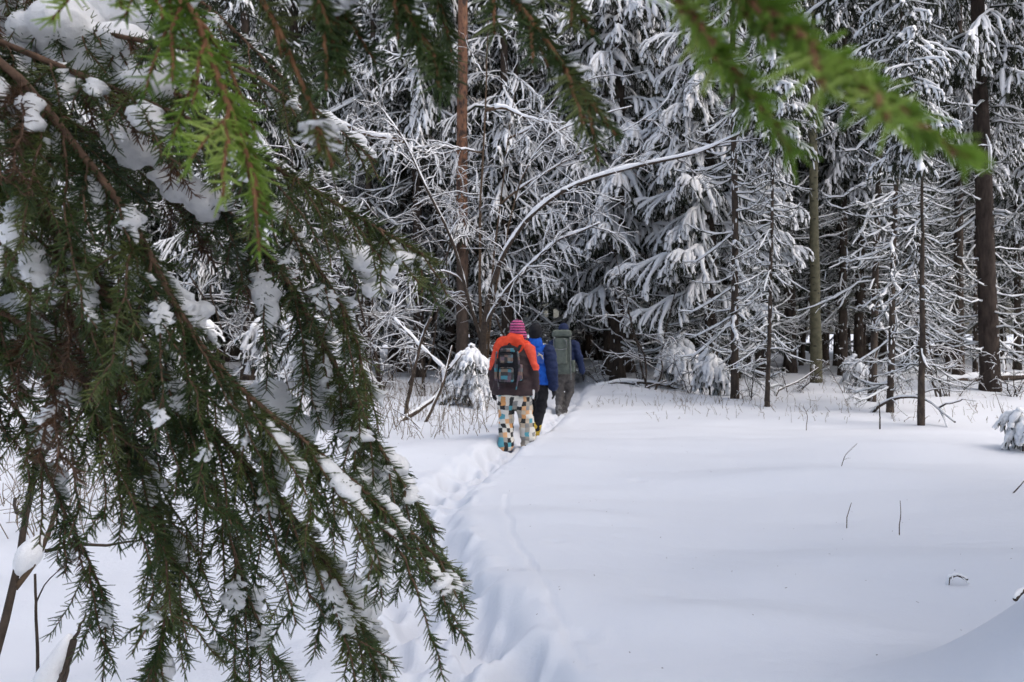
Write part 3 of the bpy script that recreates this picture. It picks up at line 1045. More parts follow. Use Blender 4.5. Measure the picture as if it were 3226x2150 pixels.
def live_bough(seed, L, heavy=1.0, dens=1.0, keep=1.0):
    """spruce bough along +X: drooping axis, side twigs, hanging needled fingers, snow on all of it"""
    rng = np.random.RandomState(seed)
    c = Crown(rng)
    ax = curve_paths(np.zeros((1, 3)), np.array([[1, 0, rng.uniform(-0.15, 0.1)]]), np.array([L]), 9, np.array([rng.uniform(0.3, 0.5)]), np.array([0.12]), rng, 0.05)
    c.wood(ax, [0.02 * L ** 0.5], [0.006], 4)
    c.cover(ax, [0.042 * heavy], [0.012], min(1.0, 0.4 + keep), 5)
    ns = int(L / 0.085 * dens)
    t = np.linspace(0.14, 1.0, ns)
    p, tg = along(ax[0], t)
    sgn = np.where(np.arange(ns) % 2 == 0, 1.0, -1.0)
    side = np.stack([np.zeros(ns), sgn, np.zeros(ns)], 1)
    ln = (0.12 + 0.42 * L ** 0.8 * np.sin(np.pi * (0.12 + 0.8 * t)) * (1.05 - 0.55 * t)) * rng.uniform(0.65, 1.2, ns)
    D = tg * rng.uniform(0.6, 1.1, (ns, 1)) + side * rng.uniform(0.6, 1.0, (ns, 1)) * (1.15 - t[:, None]) + np.array([0, 0, -0.25])
    tw = curve_paths(p, D, ln, 5, rng.uniform(0.25, 0.6, ns), np.zeros(ns), rng, 0.06)
    c.wood(tw, np.full(ns, 0.011), np.full(ns, 0.005))
    if keep < 0.7:
        for q_ in range(2):
            a0 = rng.uniform(0.0, 0.35, ns) + 0.45 * q_
            a1 = a0 + rng.uniform(0.22, 0.42, ns)
            seg = np.stack([along(tw[i], np.linspace(a0[i], min(a1[i], 1.0), 4))[0] for i in range(ns)])
            c.cover(seg, 0.042 * heavy * rng.uniform(0.5, 1.3, ns), 0.006, (0.55 + 0.2 * q_) * keep, 4, 0.6)
    else:
        c.cover(tw, 0.040 * heavy * rng.uniform(0.5, 1.3, ns), 0.006, min(0.95, 0.66 * keep), 5, 0.7)
    P0, DD, LL = [], [], []
    for i in range(ns):
        k = max(2, int(ln[i] / 0.075))
        tt = np.concatenate([np.linspace(0.25, 1, k), [1.0]])
        q, qt = along(tw[i], tt)
        sg = np.where(np.arange(len(tt)) % 2 == 0, 1.0, -1.0)[:, None]
        nrm = np.cross(qt, [0, 0, 1])
        P0.append(q)
        DD.append(qt * rng.uniform(0.5, 1, (len(tt), 1)) + nrm * sg * rng.uniform(0.2, 0.9, (len(tt), 1)) + np.array([0, 0, -1]) * rng.uniform(0.1, 0.8, (len(tt), 1)))
        LL.append(rng.uniform(0.07, 0.17, len(tt)))
    P0, DD, LL = np.concatenate(P0), np.concatenate(DD), np.concatenate(LL)
    fg = curve_paths(P0, DD, LL, 3, rng.uniform(0.15, 0.5, len(LL)), np.zeros(len(LL)), rng, 0.05)
    c.wood(fg[:, ::2], np.full(len(LL), 0.018), np.full(len(LL), 0.006))
    c.cover(fg, 0.034 * heavy * rng.uniform(0.45, 1.4, len(LL)), 0.007, min(0.7, 0.42 * keep), 3, 0.75)
    # dark twigs hanging below, free of snow
    m = rng.rand(len(LL)) < 0.7
    hD = np.stack([rng.normal(0, 0.4, m.sum()), rng.normal(0, 0.4, m.sum()), np.full(m.sum(), -1.0)], 1)
    hg = curve_paths(P0[m], hD, rng.uniform(0.1, 0.36, m.sum()), 3, np.zeros(m.sum()), np.zeros(m.sum()), rng, 0.08)
    c.wood(hg[:, ::2], np.full(m.sum(), 0.016), np.full(m.sum(), 0.004))
    return c.out()


def dead_bough(seed, L, keep=1.0):
    """bare lower branch: sweeps down and curves up at the tip, thin twigs, a line of snow on top"""
    rng = np.random.RandomState(seed)
    c = Crown(rng)
    ax = curve_paths(np.zeros((1, 3)), np.array([[1, 0, rng.uniform(-0.25, 0.15)]]), np.array([L]), 10, np.array([rng.uniform(0.2, 0.55)]), np.array([rng.uniform(0.2, 0.6)]), rng, 0.06)
    c.wood(ax, [0.014 * L ** 0.5], [0.005], 4)
    c.cover(ax, [0.029 * (0.6 + 0.4 * keep)], [0.008], 1.0, 5)
    ns = int(L / 0.11)
    t = np.sort(rng.uniform(0.15, 1.0, ns))
    p, tg = along(ax[0], t)
    sgn = np.where(np.arange(ns) % 2 == 0, 1.0, -1.0)
    side = np.stack([np.zeros(ns), sgn, np.zeros(ns)], 1)
    ln = L * 0.34 * rng.uniform(0.4, 1.2, ns) * (1.1 - 0.6 * t)
    D = tg + side * rng.uniform(0.4, 1.1, (ns, 1)) + np.array([0, 0, 1]) * rng.uniform(-0.5, 0.25, (ns, 1))
    tw = curve_paths(p, D, ln, 5, rng.uniform(0.1, 0.4, ns), rng.uniform(0, 0.4, ns), rng, 0.09)
    c.wood(tw, np.full(ns, 0.006), np.full(ns, 0.003))
    c.cover(tw, 0.014 * rng.uniform(0.6, 1.3, ns), 0.004, 0.6 * keep, 3)
    P0, DD, LL = [], [], []
    for i in range(ns):
        tt = rng.uniform(0.2, 1, 3)
        q, qt = along(tw[i], tt)
        P0.append(q)
        DD.append(qt + rng.normal(0, 0.6, (3, 3)))
        LL.append(ln[i] * rng.uniform(0.25, 0.6, 3))
    P0, DD, LL = np.concatenate(P0), np.concatenate(DD), np.concatenate(LL)
    fg = curve_paths(P0, DD, LL, 3, rng.uniform(0.1, 0.5, len(LL)), np.zeros(len(LL)), rng, 0.1)
    c.wood(fg[:, ::2], np.full(len(LL), 0.004), np.full(len(LL), 0.002))
    c.cover(fg, 0.010, 0.003, 0.35 * keep, 3)
    return c.out()


LIVE = [live_bough(100 + i, L) for i, L in enumerate((0.7, 1.1, 1.5, 1.5, 2.0, 2.3))]
LIVE_L = [0.7, 1.1, 1.5, 1.5, 2.0, 2.3]
LIVES = [live_bough(180 + i, L, 1.3, 0.95, 1.45) for i, L in enumerate((0.9, 1.5, 2.2))]
LIVES_L = [0.9, 1.5, 2.2]
LIVED = [live_bough(170 + i, L, 0.95, 0.8, 0.55) for i, L in enumerate((1.1, 1.6, 2.3))]
LIVED_L = [1.1, 1.6, 2.3]
HEAVY = [live_bough(150 + i, L, 2.0, 0.9, 1.35) for i, L in enumerate((0.35, 0.55, 0.8, 1.05))]
HEAVY_L = [0.35, 0.55, 0.8, 1.05]
DEAD = [dead_bough(200 + i, L) for i, L in enumerate((0.8, 1.2, 1.6, 2.0, 2.5))]
DEAD_L = [0.8, 1.2, 1.6, 2.0, 2.5]
DEADD = [dead_bough(220 + i, L, 0.4) for i, L in enumerate((0.8, 1.2, 1.6, 2.0, 2.5))]


def put(dst, tmpl, pos, az, tilt, sc):
    """add a bough template, turned to azimuth az, to the two builders in dst"""
    ca, sa = math.cos(az), math.sin(az)
    ct, st = math.cos(tilt), math.sin(tilt)
    M = np.array([[ca * ct, -sa, -ca * st], [sa * ct, ca, -sa * st], [st, 0, ct]])
    for b, tm in zip(dst, tmpl):
        if tm is not None:
            b.add(tm[0] * sc @ M.T + pos, tm[1])


def pick(Ls, L, rng):
    d = np.abs(np.array(Ls) - L) + rng.uniform(0, 0.25, len(Ls))
    return int(np.argmin(d))


def trunk_mesh(name, H, r0, mat_, seed, lean=0.0, flare=1.35, sides=10, top=0.25):
    rng = np.random.RandomState(seed)
    K = 16
    t = np.linspace(0, 1, K) ** 1.2
    P = np.stack([np.cumsum(rng.normal(0, 0.012, K)) * 1.0 + lean * t * H, np.cumsum(rng.normal(0, 0.012, K)), t * H - 0.3], 1)
    P[:, :2] -= P[0, :2]
    r = r0 * (1 - (1 - top) * t) * (1 + (flare - 1) * np.exp(-t * H / 0.35)) * rng.uniform(0.95, 1.06, K)
    return MB().tube(P, r, sides).mesh(name, mat_), P


def spruce_variant(seed, H, r0, live_from, dead_to, Lmax, bark, step=0.42, lean=0.0, live_set=(LIVE, LIVE_L), z0=0.55, dead_set=DEAD):
    rng = np.random.RandomState(seed)
    tm, TP = trunk_mesh("trunk", H, r0, bark, seed, lean)
    dst = (MB(), MB())
    z = z0
    while z < H - 0.3:
        c = np.array([np.interp(z, TP[:, 2], TP[:, 0]), np.interp(z, TP[:, 2], TP[:, 1]), z])
        if z < dead_to:
            for k in range(rng.randint(1, 6)):
                L = rng.uniform(0.4, Lmax * 1.05)
                i = pick(DEAD_L, L, rng)
                put(dst, dead_set[i], c + np.array([0, 0, rng.uniform(-.2, .2)]), rng.uniform(0, 6.283), rng.uniform(-0.4, 0.12), L / DEAD_L[i])
        if z > live_from:
            f = (H - z) / (H - live_from)
            n = rng.randint(3, 6)
            a0 = rng.uniform(0, 6.28)
            for k in range(n):
                L = max(0.35, Lmax * (0.18 + 0.85 * f ** 0.75) * rng.uniform(0.75, 1.1))
                if z < live_from + 0.8:
                    L *= rng.uniform(0.6, 1.0)
                i = pick(live_set[1], L, rng)
                put(dst, live_set[0][i], c + np.array([0, 0, rng.uniform(-.15, .15)]), a0 + k * 6.283 / n + rng.uniform(-.3, .3), rng.uniform(-0.3, 0.05), L / live_set[1][i])
        z += step * rng.uniform(0.8, 1.2) * (1.0 if z < 8.5 else 2.1)
    n = int(H * 7)                                   # flecks of snow stuck to the bark
    zz_ = rng.uniform(0.2, H * 0.7, n)
    az_ = rng.uniform(0, 6.283, n)
    rt = r0 * (1 - 0.75 * zz_ / H) * 1.02
    C_ = np.stack([np.interp(zz_, TP[:, 2], TP[:, 0]) + np.cos(az_) * rt, np.interp(zz_, TP[:, 2], TP[:, 1]) + np.sin(az_) * rt, zz_], 1)
    hh_ = rng.uniform(0.015, 0.06, n)
    V, q = tubes(np.stack([C_ - np.stack([hh_ * 0, hh_ * 0, hh_], 1), C_, C_ + np.stack([hh_ * 0, hh_ * 0, hh_], 1)], 1), np.array([0.3, 1.0, 0.3])[None] * rng.uniform(0.008, 0.024, (n, 1)), 4)
    dst[1].add(V, q)
    return tm, dst[0].mesh("crown", M_NEEDB), dst[1].mesh("snow", M_SNOWT)


def bare_variant(seed, H, stems=1, spread=0.3, thick=1.0):
    """leafless young tree, every twig lined with snow"""
    rng = np.random.RandomState(seed)
    b = MB()
    c = Crown(rng)
    st = []
    for s in range(stems):
        az = rng.uniform(0, 6.283)
        D = np.array([[math.cos(az) * spread, math.sin(az) * spread, 1.0]])
        h = H * rng.uniform(0.7, 1.0)
        P = curve_paths(np.array([[0, 0, -0.2]]), D, np.array([h]), 12, np.array([rng.uniform(0, 0.25 * spread)]), np.array([0.0]), rng, 0.05)[0]
        st.append((P, h))
        b.tube(P, np.linspace(0.028 * thick, 0.006, 12), 6)
    for P, h in st:
        n1 = int(15 * h / 5)
        t = np.sort(rng.uniform(0.15, 1.0, n1))
        p, tg = along(P, t)
        az = rng.uniform(0, 6.283, n1)
        D = np.stack([np.cos(az), np.sin(az), rng.uniform(0.15, 1.0, n1)], 1)
        ln = h * rng.uniform(0.14, 0.42, n1) * (1.15 - 0.75 * t)
        B1 = curve_paths(p, D, ln, 6, rng.uniform(0.1, 0.45, n1), np.zeros(n1), rng, 0.10)
        c.wood(B1, np.full(n1, 0.011), np.full(n1, 0.004))
        c.cover(B1, 0.015, 0.007, 1.0, 4)
        for lev, (k, rr, rs_) in enumerate(((4, 0.006, 0.010), (2, 0.004, 0.0065))):
            P0, DD, LL = [], [], []
            for i in range(len(B1)):
                tt = rng.uniform(0.15, 1.0, k)
                q, qt = along(B1[i], tt)
                P0.append(q)
                d_ = qt + rng.normal(0, 0.55, (k, 3))
                d_[:, 2] -= 0.1
                DD.append(d_)
                LL.append(ln[i] * rng.uniform(0.25, 0.65, k))
            P0, DD, LL = np.concatenate(P0), np.concatenate(DD), np.concatenate(LL)
            B1 = curve_paths(P0, DD, LL, 4, rng.uniform(0.0, 0.5, len(LL)), np.zeros(len(LL)), rng, 0.12)
            ln = LL
            c.wood(B1, np.full(len(LL), rr), np.full(len(LL), rr * 0.5))
            c.cover(B1, rs_, rr * 0.7, 0.8 if lev == 0 else 0.5, 4 if lev == 0 else 3)
    d, s = c.out()
    return b.mesh("trunk", M_TWIG), MB().add(*d).mesh("branches", M_TWIG), MB().add(*s).mesh("snow", M_SNOWT)


def plant(name, label, cat, var, x, y, rz=0.0, sc=1.0, group=None, tilt=(0, 0), bark=None, crown="crown", dz=0.0):
    t = thing(name, label, cat, (x, y, gz(x, y) + dz), group)
    t.rotation_euler = (tilt[0], tilt[1], rz)
    t.scale = (sc, sc, sc)
    for nm, me in zip(("trunk", crown, "snow"), var):
        if me is None:
            continue
        o = link(nm, me, t)
        if nm == "snow":
            o["kind"] = "stuff"
    return t


def gx(px, d):
    return (px - 1613.0) / FPX * d


V_LIVE = [spruce_variant(301, 15, 0.17, 2.3, 3.0, 2.4, M_BARK, 0.5, 0.0, (LIVES, LIVES_L)), spruce_variant(302, 17, 0.19, 3.0, 3.4, 2.5, M_BARK, 0.48)]
V_DEEP = [spruce_variant(305, 23, 0.21, 3.6, 4.6, 2.5, M_BARK, 0.5, 0.0, (LIVED, LIVED_L), 2.3, DEADD)]
V_TALL = [spruce_variant(311, 19, 0.21, 7.2, 8.0, 2.3, M_BARKB, 0.36, z0=0.9), spruce_variant(312, 17, 0.15, 5.8, 6.6, 1.9, M_BARK, 0.36, z0=2.0, dead_set=DEADD)]
V_POLE = [spruce_variant(321, 12, 0.075, 7.6, 8.2, 1.35, M_BARK, 0.26, 0.02), spruce_variant(322, 10, 0.06, 6.6, 7.2, 1.2, M_BARK, 0.26, -0.03, z0=1.2, dead_set=DEADD)]
V_HEAVY = [spruce_variant(331, 2.0, 0.03, 0.1, 0.0, 0.95, M_BARK, 0.17, 0.0, (HEAVY, HEAVY_L)), spruce_variant(332, 1.25, 0.025, 0.05, 0.0, 0.75, M_BARK, 0.14, 0.04, (HEAVY, HEAVY_L))]
V_BARE = [bare_variant(341, 5.5, 1), bare_variant(342, 4.2, 3, 0.35), bare_variant(343, 7.0, 2, 0.2), bare_variant(344, 2.2, 4, 0.6, 0.6)]


def with_trunk(var, me):
    return (me, var[1], var[2])


# named trees, where the photograph shows them
d = 18.1
plant("spruce_tree", "thick brown-barked spruce with bare sweeping lower branches near the right edge", "tree",
      with_trunk(V_TALL[0], trunk_mesh("trunk", 19, 0.215, M_BARKB, 9, -0.035, 1.2)[0]), gx(3120, d), d, 0.4)
d = 21.0
asp = trunk_mesh("trunk", 15, 0.155, M_ASPEN, 12, -0.006, 1.15)[0]
asc = bare_variant(345, 9.0, 1, 0.05)
t_ = plant("aspen_tree", "olive-green smooth-barked aspen trunk standing among the dark spruces", "tree", (asp, None, None), gx(2572, d), d)
d = 16.4
plant("spruce_tree", "thin dark spruce leaning left with many short snowy side branches", "tree", V_POLE[0], gx(2313, d), d, 1.0, 1.15, None, (0, R(-2.5)))
d = 14.6
plant("spruce_tree", "very thin upright dead spruce pole at the edge of the clearing", "tree", V_POLE[1], gx(2417, d), d, 2.0, 0.75)
d = 14.9
plant("spruce_tree", "thin dark spruce trunk beside the leaning stem in front of the woods", "tree", V_POLE[1], gx(2742, d), d, 3.4, 1.25)
d = 13.4
plant("spruce_tree", "thin stem leaning left across the dark trunk at the clearing's edge", "tree", V_POLE[0], gx(2805, d), d, 4.1, 0.8, None, (0, R(-11)))
d = 11.6
vb = trunk_mesh("trunk", 7, 0.085, M_BARK, 17, 0.0, 1.2)[0]
plant("spruce_tree", "shaggy young spruce bristling with dead twigs in front of the thick brown spruce", "tree", with_trunk(V_POLE[1], vb), gx(2905, d), d, 5.0, 0.62)
d = 22.0
plant("spruce_tree", "big spruce with heavy white boughs hanging above the walkers", "tree", V_LIVE[0], gx(1948, d), d, 0.9, 1.25)
d = 19.5
plant("spruce_tree", "snow-draped spruce behind the arching bare stem", "tree", V_LIVE[0], gx(2240, d), d, 2.2, 1.0)
d = 23.5
plant("spruce_tree", "tall spruce with bare snowy lower limbs left of the olive trunk", "tree", V_TALL[0], gx(2400, d), d, 4.0, 1.0)
d = 26.0
plant("spruce_tree", "dark straight spruce trunk behind and left of the olive trunk", "tree", V_TALL[0], gx(2487, d), d, 2.6)
d = 25.5
plant("spruce_tree", "slender dark spruce between the olive trunk and the leaning stem", "tree", V_TALL[1], gx(2655, d), d, 1.1)
d = 24.0
plant("spruce_tree", "twin dark trunk directly right of the leading walker", "tree", V_TALL[1], gx(1912, d), d, 3.0, 1.0)

# the reddish pine
d = 20.5
pt = thing("pine_tree", "tall pine with orange upper bark rising behind the bare arching stems", "tree", (gx(1455, d), d, gz(gx(1455, d), d)))
tmp = trunk_mesh("trunk", 18, 0.165, M_PINE, 21, 0.004, 1.25, 12, 0.5)
link("trunk", tmp[0], pt)
rng = np.random.RandomState(77)
c = Crown(rng)
for z_, az_, L_ in ((9.2, 0.1, 2.6), (8.3, 3.0, 1.8), (7.0, 0.2, 1.6), (10.6, 2.6, 2.2), (11.8, 0.6, 2.4), (12.8, 3.6, 2.4), (13.6, 1.2, 2.2), (14.5, 5.0, 2.2), (15.4, 2.0, 2.0), (16.5, 4.0, 1.8), (17.4, 0.4, 1.6), (6.1, 3.3, 1.5), (18.3, 2.4, 1.4)):
    ax = curve_paths(np.array([[0, 0, z_]]), np.array([[math.cos(az_), math.sin(az_), 0.35]]), np.array([L_]), 9, np.array([0.45]), np.array([0.1]), rng, 0.1)
    c.wood(ax, [0.04], [0.012], 5)
    c.cover(ax, [0.055], [0.02], 1.0, 6)
    n_ = 14
    p, tg = along(ax[0], rng.uniform(0.25, 1, n_))
    tw = curve_paths(p, tg + rng.normal(0, 0.7, (n_, 3)), rng.uniform(0.3, 0.8, n_), 5, rng.uniform(0.1, 0.4, n_), np.zeros(n_), rng, 0.1)
    c.wood(tw, np.full(n_, 0.012), np.full(n_, 0.005))
    c.cover(tw, 0.03, 0.01, 1.0, 4)
    for i in range(n_):
        q, qt = along(tw[i], np.full(10, 1.0))
        f = curve_paths(q, qt * 0.6 + rng.normal(0, 0.7, (10, 3)), np.full(10, 0.14), 3, np.zeros(10), np.zeros(10), rng, 0.05)
        c.wood(f, np.full(10, 0.012), np.full(10, 0.004))
        c.cover(f, 0.035, 0.01, 0.5, 4)
dd, ss = c.out()
link("crown", MB().add(*dd).mesh("crown", M_NEEDB), pt)
o = link("snow", MB().add(*ss).mesh("snow", M_SNOWT), pt)
o["kind"] = "stuff"


# the many-stemmed bare tree with its long arching stem
STEMS = [  # photo pixel path, depth at base and tip, radius
    ([(1525, 1185), (1523, 1088), (1472, 924), (1449, 831), (1407, 709), (1327, 556), (1280, 444), (1205, 346)], 16.6, 15.2, 0.05),
    ([(1515, 1185), (1514, 1027), (1509, 793), (1514, 608), (1533, 280), (1540, 60)], 16.8, 17.2, 0.04),
    ([(1520, 1185), (1519, 1027), (1552, 864), (1603, 761), (1655, 700), (1692, 655), (1795, 594), (1935, 547), (2100, 514), (2244, 479), (2315, 431), (2406, 402)], 16.4, 14.2, 0.062),
    ([(1530, 1185), (1528, 1027), (1570, 943), (1645, 859), (1701, 807), (1757, 756), (1818, 742), (1888, 709)], 16.4, 15.0, 0.05),
    ([(1524, 1185), (1540, 1000), (1556, 800), (1575, 640), (1600, 450), (1625, 260)], 16.9, 17.6, 0.03),
    ([(1527, 1185), (1550, 960), (1592, 760), (1640, 560), (1720, 420), (1880, 360), (1990, 330)], 16.7, 16.0, 0.03),
    ([(1278, 446), (1210, 430), (1150, 418), (1075, 385), (1000, 355), (940, 345)], 15.7, 15.2, 0.042),
    ([(1528, 350), (1600, 345), (1660, 372), (1720, 388), (1790, 392)], 17.05, 16.4, 0.042),
    ([(1572, 650), (1640, 590), (1740, 530), (1850, 470), (1990, 400), (2080, 350)], 16.9, 16.4, 0.026),
    ([(1474, 928), (1440, 870), (1395, 850), (1330, 870), (1270, 905)], 16.4, 15.8, 0.022),
    ([(1520, 480), (1460, 470), (1390, 490), (1340, 470)], 16.95, 16.4, 0.022),
    ([(1600, 440), (1680, 400), (1760, 300), (1850, 250)], 17.2, 16.6, 0.026),
]
bx_, by_ = gx(1524, 16.7), 16.7
mt = thing("multi_stemmed_tree", "bare many-stemmed tree with one long snow-topped stem arching right", "tree", (bx_, by_, gz(bx_, by_)))
rng = np.random.RandomState(88)
c = Crown(rng)
for pts, d0, d1, r0 in STEMS:
    n_ = len(pts)
    W = np.array([at(x, y, d0 + (d1 - d0) * (i / (n_ - 1)) ** 1.5) for i, (x, y) in enumerate(pts)])
    W = resample(W, 26)
    W[0] = at(*pts[0], d0)
    W += np.cumsum(rng.normal(0, 0.006, W.shape), 0)
    st = MB().tube(W, np.linspace(r0, r0 * 0.28, 26), 8).mesh("stem", M_TWIGBR if r0 < 0.045 else M_TWIG)
    so = world_part("stem", st, mt)
    T_ = np.gradient(W, axis=0)
    lean_ = np.linalg.norm(T_[:, :2], axis=1) / (np.linalg.norm(T_, axis=1) + 1e-9)
    rr = r0 * np.linspace(1, 0.35, 26)
    Wc = W.copy()
    Wc[:, 2] += rr * (0.3 + 0.75 * lean_)
    Wc[:, 0] += -np.sign(T_[:, 0]) * rr * 0.4 * (1 - lean_)
    sr = rr * (0.3 + 1.15 * lean_) * rng.uniform(0.7, 1.25, 26)
    sn = MB().tube(Wc[3:], np.clip(sr[3:], 0.006, 1), 8).mesh("snow", M_SNOWT)
    o = world_part("snow", sn, mt, so)
    o["kind"] = "stuff"
    n1 = 12 if r0 > 0.045 else 6
    t = rng.uniform(0.3, 1.0, n1)
    p, tg = along(W, t)
    B1 = curve_paths(p, tg + rng.normal(0, 0.65, (n1, 3)) + np.array([0.1, 0, 0.1]), rng.uniform(0.35, 1.3, n1), 7, rng.uniform(0.1, 0.4, n1), np.zeros(n1), rng, 0.1)
    c.wood(B1, np.full(n1, 0.011), np.full(n1, 0.004))
    c.cover(B1, 0.019, 0.007, 1.0, 4)
    for k, rw, rs_ in ((4, 0.006, 0.011), (2, 0.004, 0.007)):
        P0, DD = [], []
        for i in range(len(B1)):
            q, qt = along(B1[i], rng.uniform(0.15, 1, k))
            P0.append(q)
            DD.append(qt + rng.normal(0, 0.55, (k, 3)))
        P0, DD = np.concatenate(P0), np.concatenate(DD)
        LL = rng.uniform(0.15, 0.7, len(P0))
        B1 = curve_paths(P0, DD, LL, 4, rng.uniform(0, 0.4, len(LL)), np.zeros(len(LL)), rng, 0.12)
        c.wood(B1, np.full(len(LL), rw), np.full(len(LL), rw / 2))
        c.cover(B1, rs_, rw * 0.7, 0.85, 4)
dd, ss = c.out()
tb = world_part("crown", MB().add(*dd).mesh("crown", M_TWIG), mt)
o = world_part("snow", MB().add(*ss).mesh("snow", M_SNOWT), mt)
o["kind"] = "stuff"

# bare snowy saplings in the middle
for i, (px, d, v, rz, sc, lab) in enumerate([
        (1330, 19.0, 2, 0.3, 1.0, "two-stemmed bare sapling left of the orange pine"),
        (1660, 20.5, 0, 1.3, 1.2, "bare snow-lined sapling behind the red jacket"),
        (1200, 17.0, 1, 3.3, 1.3, "spreading bare thicket tree left of the many-stemmed tree"),
        (1010, 20.0, 2, 4.3, 1.1, "bare sapling glimpsed just past the green boughs"),
        (1130, 24.0, 2, 0.9, 1.3, "taller bare tree in the white tangle behind the small snowy spruce"),
        (2050, 18.5, 1, 1.9, 1.0, "low bare thicket sapling right of the leading walker"),
        (2960, 16.0, 1, 2.9, 0.8, "bare arched sapling in front of the thick brown spruce"),
        (700, 19.0, 2, 3.9, 1.1, "bare snow-lined tree seen through the upper boughs"),
        (300, 18.0, 1, 4.9, 1.5, "bare snowy thicket tree at the far left"),
        (90, 15.0, 2, 5.9, 0.8, "thin bare sapling by the left edge of the clearing")]):
    x = gx(px, d)
    plant("bare_sapling", lab, "tree", V_BARE[v], x, d, rz, sc, "bare saplings at the wood's edge", crown="crown")

# small snow-buried spruces
for px, d, v, rz, sc, lab in [(985, 17.2, 0, 0.0, 1.0, "small spruce buried in thick white snow beside the green boughs"),
                              (1075, 16.6, 1, 1.0, 1.0, "little rounded snow-buried spruce right of the larger white one"),
                              (1480, 14.6, 0, 2.0, 0.66, "bent snow-caked spruce bush just left of the red jacket"),
                              (880, 18.4, 0, 3.1, 1.15, "snow-smothered spruce half hidden by hanging boughs"),
                              (2130, 19.0, 1, 0.7, 1.1, "snowy spruce brush beside the fallen branch"),
                              (2240, 17.2, 1, 1.7, 0.9, "low snowy spruce bush at the foot of the leaning spruce"),
                              (3225, 8.9, 1, 2.6, 0.42, "snow-covered seedling at the clearing's right border"),
                              (560, 16.0, 0, 4.0, 1.1, "snowy young spruce behind the left boughs"),
                              (2700, 19.5, 1, 2.0, 0.7, "tiny snowed-in spruce among the dark trunks")]:
    x = gx(px, d)
    plant("young_spruce", lab, "tree", V_HEAVY[v], x, d, rz, sc, "snowed-in young spruces")

# the rest of the wood
rng = np.random.RandomState(404)
placed = [(gx(px, d), d) for px, d in ((3120, 18.1), (2572, 21), (2313, 16.4), (2417, 14.6), (2742, 14.9), (2805, 13.4), (2905, 11.6), (1948, 22), (2255, 19.5), (2470, 21.5), (2487, 26), (2655, 25.5), (1912, 22), (1455, 20.5), (1524, 16.7))]
GRP = "spruces standing deep in the forest"
cnt = 0
tries = 0
while cnt < 106 and tries < 9000:
    tries += 1
    y = rng.uniform(19.0, 52.0)
    x = rng.uniform(-0.72 * y - 2, 0.72 * y + 3)
    if x < -1 and y < 21:
        continue
    if abs(x - np.interp(y, _py, _px)) < 1.0 and y < 34:
        continue
    px = 1613 + x / y * FPX
    if (y < 26 and (1340 < px < 1570 or 2440 < px < 2700)) or (y < 24.5 and 1780 < px < 2450):
        continue
    md = 1.35 if y > 25 else 1.7
    if any((x - a) ** 2 + (y - b) ** 2 < md * md for a, b in placed):
        continue
    placed.append((x, y))
    u = rng.rand()
    px = 1613 + x / y * FPX
    if y > 29:
        v = V_DEEP[0] if u < 0.65 else V_TALL[rng.randint(2)]
    elif px > 2350:
        v = V_TALL[1] if u < 0.45 else V_TALL[0] if u < 0.6 else (V_POLE[rng.randint(2)] if u < 0.85 else V_DEEP[0])
    elif px < 1350:
        v = V_DEEP[0] if u < 0.3 else V_LIVE[rng.randint(2)] if u < 0.65 else V_TALL[1]
    else:
        v = V_LIVE[0] if u < 0.45 else V_TALL[1] if u < 0.65 else V_LIVE[1]
    where = next(w for lim, w in ((150, "beside the far left edge"), (450, "behind the drooping left boughs"), (800, "behind the middle of the left boughs"), (1100, "behind the small snow-buried spruces"),
                                  (1380, "behind the leaning sticks"), (1560, "around the orange pine"), (1750, "straight behind the red and blue jackets"), (1950, "beyond the leading walker"),
                                  (2200, "behind the fallen branch"), (2450, "behind the thin leaning spruce"), (2700, "behind the olive trunk"), (2950, "behind the shaggy young spruce"),
                                  (3150, "behind the thick brown spruce"), (99999, "at the far right edge")) if px < lim)
    kind_ = "slim pole-like" if v in V_POLE else "bare-stemmed tall" if v in V_TALL else "dark thin-snowed" if v in V_DEEP else "full snowy"
    lab = kind_ + " spruce " + ("farther back " if y > 36 else "mid-depth " if y > 27 else "near the clearing ") + where
    plant("spruce_tree", lab, "tree", v, x, y, rng.uniform(0, 6.28), rng.uniform(0.9, 1.2) * (1.3 if y > 38 else 1.0), GRP, (R(rng.uniform(-1.5, 1.5)), R(rng.uniform(-1.5, 1.5))))
    cnt += 1

for px, y, lab in ((1885, 37.0, "dark spruce filling the gap just right of the leading walker"), (1905, 44.0, "deepest dark spruce seen past the leading walker's arm"), (1870, 50.0, "last dark spruce at the end of the trodden path")):
    plant("spruce_tree", lab, "tree", V_LIVE[0], gx(px, y), y, px, 1.1, GRP)
# slim dark trunks between the others on the right
k = 0
while k < 24:
    y = rng.uniform(19.5, 36)
    px = rng.uniform(1950, 3230) if k % 4 else rng.uniform(1000, 1900)
    x = gx(px, y)
    if (2480 < px < 2660 and y < 21.5) or abs(x - np.interp(y, _py, _px)) < 0.8 or (1340 < px < 1570 and y < 22) or any((x - a) ** 2 + (y - b) ** 2 < 0.8 for a, b in placed):
        continue
    placed.append((x, y))
    side_ = "behind the fallen branch" if px < 2250 else "behind the thin leaning spruce" if px < 2480 else "around the olive trunk" if px < 2700 else "behind the shaggy young spruce" if px < 2950 else "by the thick brown spruce"
    if px < 1950:
        side_ = "behind the leaning sticks and walkers"
    plant("spruce_tree", "slender dark trunk " + ("deep in the wood " if y > 27 else "just inside the wood ") + side_, "tree", V_POLE[k % 2], x, y, rng.uniform(0, 6.28), rng.uniform(1.2, 1.7), "slender trunks inside the wood", (0, R(rng.uniform(-4, 4))))
    k += 1

